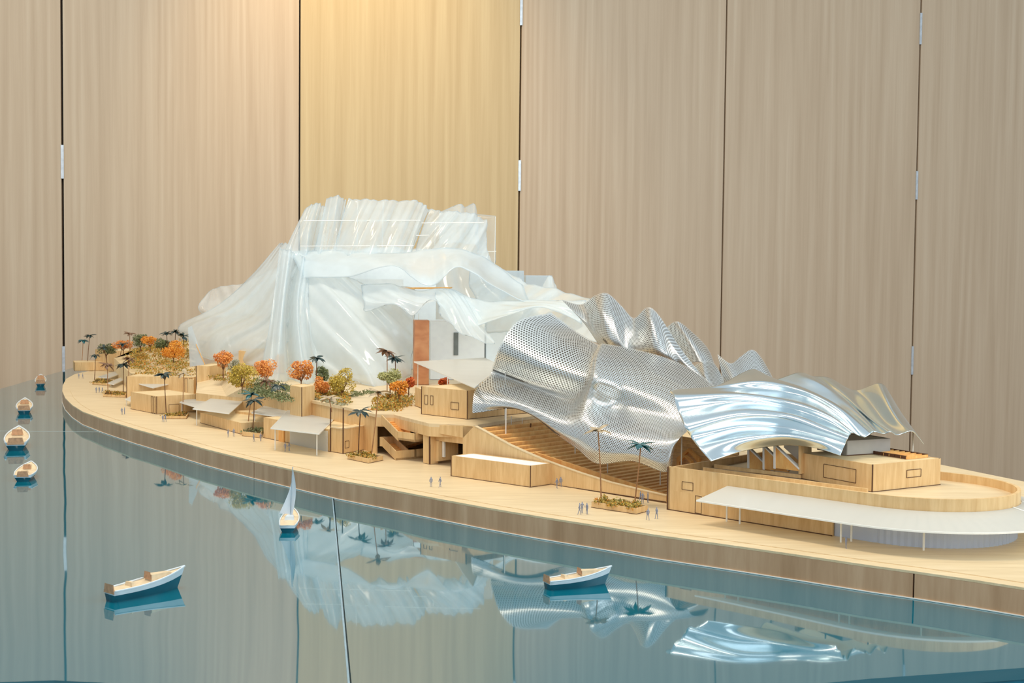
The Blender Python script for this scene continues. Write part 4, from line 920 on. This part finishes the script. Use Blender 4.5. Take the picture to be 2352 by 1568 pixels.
palms = [(187, 846, 191, 781, ZD, 'frond_teal', 'leftmost tall slim palm at the far end', 4.72), (200, 846, 206, 770, ZD, 'frond_dark', 'taller dark palm at the far left end', 4.70),
 (217, 874, 219, 816, ZD, 'frond_dark', 'dark palm in the farthest long planter', None), (248, 900, 247, 838, ZD, 'frond_brown', 'brownish palm in the second planter on the left quay', None),
 (283, 904, 284, 836, ZD, 'frond_dark', 'dark palm right of the brownish one', None), (293, 908, 297, 826, ZD, 'frond_brown', 'brown leaning palm beside the pale left pavilion', 3.75),
 (246, 835, 238, 798, .1, 'frond_dark', 'dark palm in front of the olive tree', 4.4), (276, 818, 282, 790, .1, 'frond_dark', 'short dark palm before the low orange tree', 4.38),
 (298, 806, 298, 766, .1, 'frond_brown', 'thin brown palm rising above the left hill', 4.45), (385, 806, 383, 766, .1, 'frond_dark', 'dark palm left of the film foot, first of three', 4.0),
 (401, 806, 403, 762, .1, 'frond_dark', 'dark palm left of the film foot, middle of three', 4.05), (422, 806, 421, 772, .1, 'frond_dark', 'dark palm touching the film foot, last of three', 3.85),
 (382, 955, 377, 860, ZD, 'frond_dark', 'tall dark palm in planter before the slotted pavilion', None), (420, 953, 422, 858, ZD, 'frond_pale', 'pale palm right of the slotted pavilion', None),
 (568, 992, 578, 906, ZD, 'frond_teal', 'dark teal palm in the narrow recess', None), (580, 990, 584, 918, ZD, 'frond_dark', 'shorter palm at the back of narrow recess', 2.84),
 (636, 915, 640, 886, ZP, 'frond_dark', 'short dark palm left of the square tree box', 2.96), (612, 900, 612, 874, ZP, 'frond_brown', 'short brown palm under the orange middle left tree', 3.02),
 (727, 888, 728, 822, ZP, 'frond_dark', 'tall slate dark palm before the front film drape', 3.02), (889, 908, 889, 806, ZP, 'frond_brown', 'tall brown palm, left of the pair on terrace', 2.9),
 (908, 908, 908, 822, ZP, 'frond_dark', 'tall black palm, right of the pair on terrace', 2.94), (823, 1050, 828, 944, ZD, 'frond_dark', 'dark broad leaved palm in planter by the stair', None),
 (852, 1053, 869, 902, ZD, 'frond_pale', 'tall leaning pale palm by the stair', None), (1381, 1158, 1374, 990, ZD, 'frond_pale', 'pale topped palm in front of the perforated canopy', None),
 (1457, 1162, 1472, 1022, ZD, 'frond_teal', 'teal leaved palm in front of the perforated canopy', None), (762, 946, 756, 912, ZP, 'frond_pale', 'short pale palm at terrace edge behind largest canopy', 2.64)]
for i, (bx_, by_, tx_, ty_, z, mk, lab, d_) in enumerate(palms):
    palm(bx_, by_, tx_, ty_, z, mk, lab, d_, n=11 if mk != 'frond_pale' else 8, scale=.92 if by_ < 900 else 1.0, seed=i)

def planter(label, a, b, c, h, mat='leaf_mix', n=420, z=ZD, seed=1, hg=.007, lw=.002):
    a, b, c = P(*a, z), P(*b, z), P(*c, z); d = a+(c-b)
    root = thing('planter', label, 'planter', (a+b+c+d)/4, 'quay planters'); pts = [a, b, c, d]
    for i in range(4):
        q0, q1 = pts[i], pts[(i+1) % 4]; t = (q1-q0).normalized(); nn = Vector((t.y, -t.x, 0))
        if nn.dot((q0+q1)/2-(a+c)/2) < 0: nn = -nn
        face_panel(MB(), q0+t*.0005, q1-t*.0005, z, z+h, nn, .002).build('side_board', M['ply_wall'], root)
    ce = (a+c)/2; ip = [ce+(p-ce)*.94 for p in pts]
    MB().slab([Vector((p.x, p.y, z)) for p in ip], (0, 0, h*.75)).build('soil', M['soil'], root)
    tufts('plants', None, [Vector((p.x, p.y, z+h*.75)) for p in ip], n, mat, hg, lw, seed, root)
    mb = MB()
    for q0, q1 in ((a, b), (b, c)):
        t = (q1-q0).normalized(); nn = Vector((t.y, -t.x, 0)); mb.slab([q0, q1, q1+nn*.0005, q0+nn*.0005], (0, 0, .0007))
    mb.build('burnt_edge', M['burnt'], root)
    return root
planter('low planter of yellow green shrubs at far left end', (212, 883), (255, 886), (262, 876), .007, n=380, seed=11)
planter('long planter of green shrubs before the pale left pavilion', (237, 911), (288, 913), (293, 904), .007, n=420, seed=12)
planter('planter of grey green shrubs before the slotted pavilion', (373, 962), (428, 962), (434, 953), .007, n=420, seed=13)
planter('planter filling the narrow palm recess on the quay', (556, 1001), (600, 1006), (606, 984), .010, 'leaf_green', 420, seed=14, hg=.012)
planter('planter of mixed shrubs on the deck beside the zigzag stair', (798, 1054), (846, 1064), (880, 1057), .009, n=520, seed=15)
planter('long planter of gold and dark shrubs before the sloping wall', (1358, 1165), (1461, 1181), (1488, 1174), .009, n=1100, seed=16, hg=.012)

# ================================================================== scale figures
def figure_mesh(name, legs, arms):
    me = bpy.data.meshes.new(name); l, r = legs; al, ar_ = arms
    v = [(0, 0, .93), (0, 0, 1.2), (0, 0, 1.42), (0, 0, 1.52), (0, .02, 1.66), (0, .01, 1.76),
         (.1, 0, .88), (.11, l*.5, .48), (.11, l, .04), (.11, l-.14, .03), (-.1, 0, .88), (-.11, r*.5, .48), (-.11, r, .04), (-.11, r-.14, .03),
         (.2, 0, 1.38), (.27, al*.4, 1.1), (.27, al, .86), (-.2, 0, 1.38), (-.27, ar_*.4, 1.1), (-.27, ar_, .86)]
    e = [(0, 1), (1, 2), (2, 3), (3, 4), (4, 5), (0, 6), (6, 7), (7, 8), (8, 9), (0, 10), (10, 11), (11, 12), (12, 13), (2, 14), (14, 15), (15, 16), (2, 17), (17, 18), (18, 19)]
    rad = [.15, .14, .15, .06, .1, .08, .09, .065, .05, .035, .09, .065, .05, .035, .07, .05, .04, .07, .05, .04]
    me.from_pydata(v, e, []); o = bpy.data.objects.new(name, me); COL.objects.link(o)
    md = o.modifiers.new('skin', 'SKIN'); sub = o.modifiers.new('sub', 'SUBSURF'); sub.levels = 1
    for i, sv in enumerate(me.skin_vertices[0].data): sv.radius = (rad[i], rad[i]*.85); sv.use_root = (i == 0)
    bpy.context.view_layer.update(); dg = bpy.context.evaluated_depsgraph_get()
    out = bpy.data.meshes.new_from_object(o.evaluated_get(dg)); bpy.data.objects.remove(o)
    out.transform(Matrix.Scale(.0098, 4)); out.name = name; out.materials.clear(); out.materials.append(M['figure'])
    out.polygons.foreach_set('use_smooth', [True]*len(out.polygons)); return out
FM = [figure_mesh('scale_figure', (.04, -.04), (-.06, .03)), figure_mesh('scale_figure', (-.25, .22), (.2, -.2)), figure_mesh('scale_figure', (.12, -.16), (-.22, .25))]
figs = [('two grey scale figures at the far left tip of deck', [(181, 869), (190, 869)]), ('three grey scale figures between the two far left planters', [(221, 902), (228, 901), (235, 902)]),
 ('two close grey scale figures left of pale pavilion', [(280, 952), (286, 951)]), ('pair of pale scale figures beside the slotted pavilion planter', [(374, 969), (380, 968)]),
 ('two grey scale figures before the wide quay canopy', [(524, 1004), (537, 1002)]), ('two slim scale figures before the narrow palm recess', [(583, 1014), (599, 1013)]),
 ('two grey scale figures below the largest quay canopy', [(655, 1036), (664, 1035)]), ('two lone grey scale figures on quay before the portal', [(990, 1118), (1011, 1118)]),
 ('two grey scale figures right of the white topped box', [(1279, 1121), (1288, 1118)]), ('three grey scale figures at the deck edge left of gold planter', [(1331, 1181), (1337, 1178), (1348, 1181)]),
 ('three darker scale figures behind the right end of gold planter', [(1471, 1152), (1476, 1156), (1488, 1154)]), ('two grey scale figures right of the gold planter', [(1488, 1194), (1508, 1191)]),
 ('lone grey scale figure before the fluted glazing', [(1943, 1259)]), ('lone scale figure inside the dark portal', [(1050, 1062)])]
k = 0
for lab, ps in figs:
    for j, (x, y) in enumerate(ps):
        o = bpy.data.objects.new('scale_figure', FM[k % 3]); COL.objects.link(o); o.location = P(x, y); o.rotation_euler.z = k*1.9
        w_ = {1: [''], 2: ['left of ', 'right of '], 3: ['left of ', 'middle of ', 'right of ']}[len(ps)][j]
        tag(o, w_+lab, 'figurine', lab if len(ps) > 1 else None); k += 1

# ================================================================== boats
def make_boat(label, stern, bow, kind, beam=.27, high=.16):
    s_, b_ = P(*stern, 0), P(*bow, 0); ax = b_-s_; L = ax.length; ax = ax.normalized(); sd = Vector((-ax.y, ax.x, 0))
    root = thing('sailing_boat' if kind == 'sail' else 'motor_boat', label, 'boat', (s_+b_)/2, 'boats on the blue sea')
    N = 15; sec = []
    for i in range(N):
        t = i/(N-1); hb = beam*L*.5*(1-max(0, (t-.35)/.65)**2.4)*(.80+.2*min(1, t/.3)); sh = high*L*(.55+.5*t*t+.05)
        sec.append((t, max(hb, .0004), sh))
    W_ = lambda t, y, z: s_+ax*(t*L)+sd*y+Z*z
    def shell(name, mat, f0, f1, wf0, wf1, off=0):
        mb = MB(); vs = []
        for t, hb, sh in sec:
            tt = t
            for sg in (-1, 1):
                vs += [W_(tt+(.0 if t < .5 else -.10*(1-f0)*(t-.5)*2), sg*hb*wf0, sh*f0), W_(tt+(.0 if t < .5 else -.10*(1-f1)*(t-.5)*2), sg*hb*wf1, sh*f1)]
        fs = []
        for i in range(N-1):
            a = i*4; fs += [(a, a+4, a+5, a+1), (a+2, a+3, a+7, a+6)]
        fs += [(0, 1, 3, 2)]
        mb.add(vs, fs); return mb.build(name, M[mat], root, smooth=True)
    shell('hull_bottom', 'hull_low', .0, .62, .62, .91); shell('hull_side', 'hull', .62, 1.0, .91, 1.0)
    mb = MB(); vs = []
    for t, hb, sh in sec: vs += [W_(t, -hb*.97, sh*.97), W_(t, 0, sh*1.02), W_(t, hb*.97, sh*.97)]
    fs = []
    for i in range(N-1):
        a = i*3; fs += [(a, a+3, a+4, a+1), (a+1, a+4, a+5, a+2)]
    mb.add(vs, fs).build('deck', M['boatdeck'], root, smooth=True)
    mb = MB()                                                      # gunwale rail
    for sg in (-1, 1): mb.tube([W_(t, sg*hb*.97, sh*1.03) for t, hb, sh in sec], L*.010, 5)
    mb.build('gunwale', M['hull'], root)
    sh = high*L
    def cab(name, t0, t1, w, z0, z1, mat, slope=.03):
        p = [W_(t0, -w*L, z0*sh), W_(t1, -w*L*.75, z0*sh), W_(t1, w*L*.75, z0*sh), W_(t0, w*L, z0*sh)]
        q = [W_(t0+slope*.3, -w*L*.8, z1*sh), W_(t1-slope*2, -w*L*.6, z1*sh*.95), W_(t1-slope*2, w*L*.6, z1*sh*.95), W_(t0+slope*.3, w*L*.8, z1*sh)]
        MB().add(p+q, [(3, 2, 1, 0), (4, 5, 6, 7), (0, 1, 5, 4), (1, 2, 6, 5), (2, 3, 7, 6), (3, 0, 4, 7)]).build(name, M[mat], root)
    if kind == 'sail':
        cab('cabin', .35, .65, .08, .6, .95, 'hull')
        m0 = W_(.55, 0, sh*.6); m1 = D(672, 1072, (s_.y+b_.y)/2)
        MB().tube([m0, m0.lerp(m1, .5), m1], [.0011, .0009, .0005], 6).build('mast', M['hinge'], root)
        n = 12; mb = MB(); vs = []
        for i in range(n+1):
            t = i/n; lead = m0.lerp(m1, .08+.92*t)+Vector((.0052*math.sin(t*math.pi)+.003*(1-t), 0, 0)); w = .0215*(1-t)**1.15*(1+.1*t)
            for k in range(5):
                f = k/4; vs.append(lead-Vector((w*f+.004*math.sin(t*2.4)*f*(1-t)*.5, -.004*math.sin(f*math.pi)*(1-t)-.006*f, 0)))
        fs = [(i*5+k, i*5+k+1, i*5+k+6, i*5+k+5) for i in range(n) for k in range(4)]
        mb.add(vs, fs).build('sail', M['sail'], root, smooth=True)
    else:
        cab('cabin', .50, .84, .070, .62, 1.06, 'boatdeck'); cab('windscreen', .49, .505, .072, .8, 1.22, 'boatwood', .004)
        cab('seat', .24, .32, .07, .6, .86, 'boatdeck', .01); cab('transom_board', -.012, .02, .10, .45, .95, 'boatwood', .005)
    return root
make_boat('leftmost foreground motor boat with cream deck, white gunwale', (252, 1381), (424, 1345), 'motor', .27, .21)
make_boat('foreground motor boat on the reflection of perforated canopy', (1256, 1353), (1404, 1338), 'motor', .27, .21)
make_boat('small far motor boat, farthest of four at left', (93, 889), (94, 880), 'motor', .22, .17)
make_boat('small far motor boat, second farthest of four at left', (55, 952), (58, 938), 'motor', .26, .16)
make_boat('small motor boat just below the sheet joint at left', (36, 1035), (44, 1012), 'motor', .30, .17)
make_boat('small motor boat, nearest of the four along left edge', (52, 1106), (72, 1086), 'motor', .36, .19)
make_boat('sailing boat with tall curved white sail beside the plinth', (660, 1224), (672, 1196), 'sail', .30, .20)
#END
for o in SC.objects:
    if o.parent is None: o.location.z += LIFT
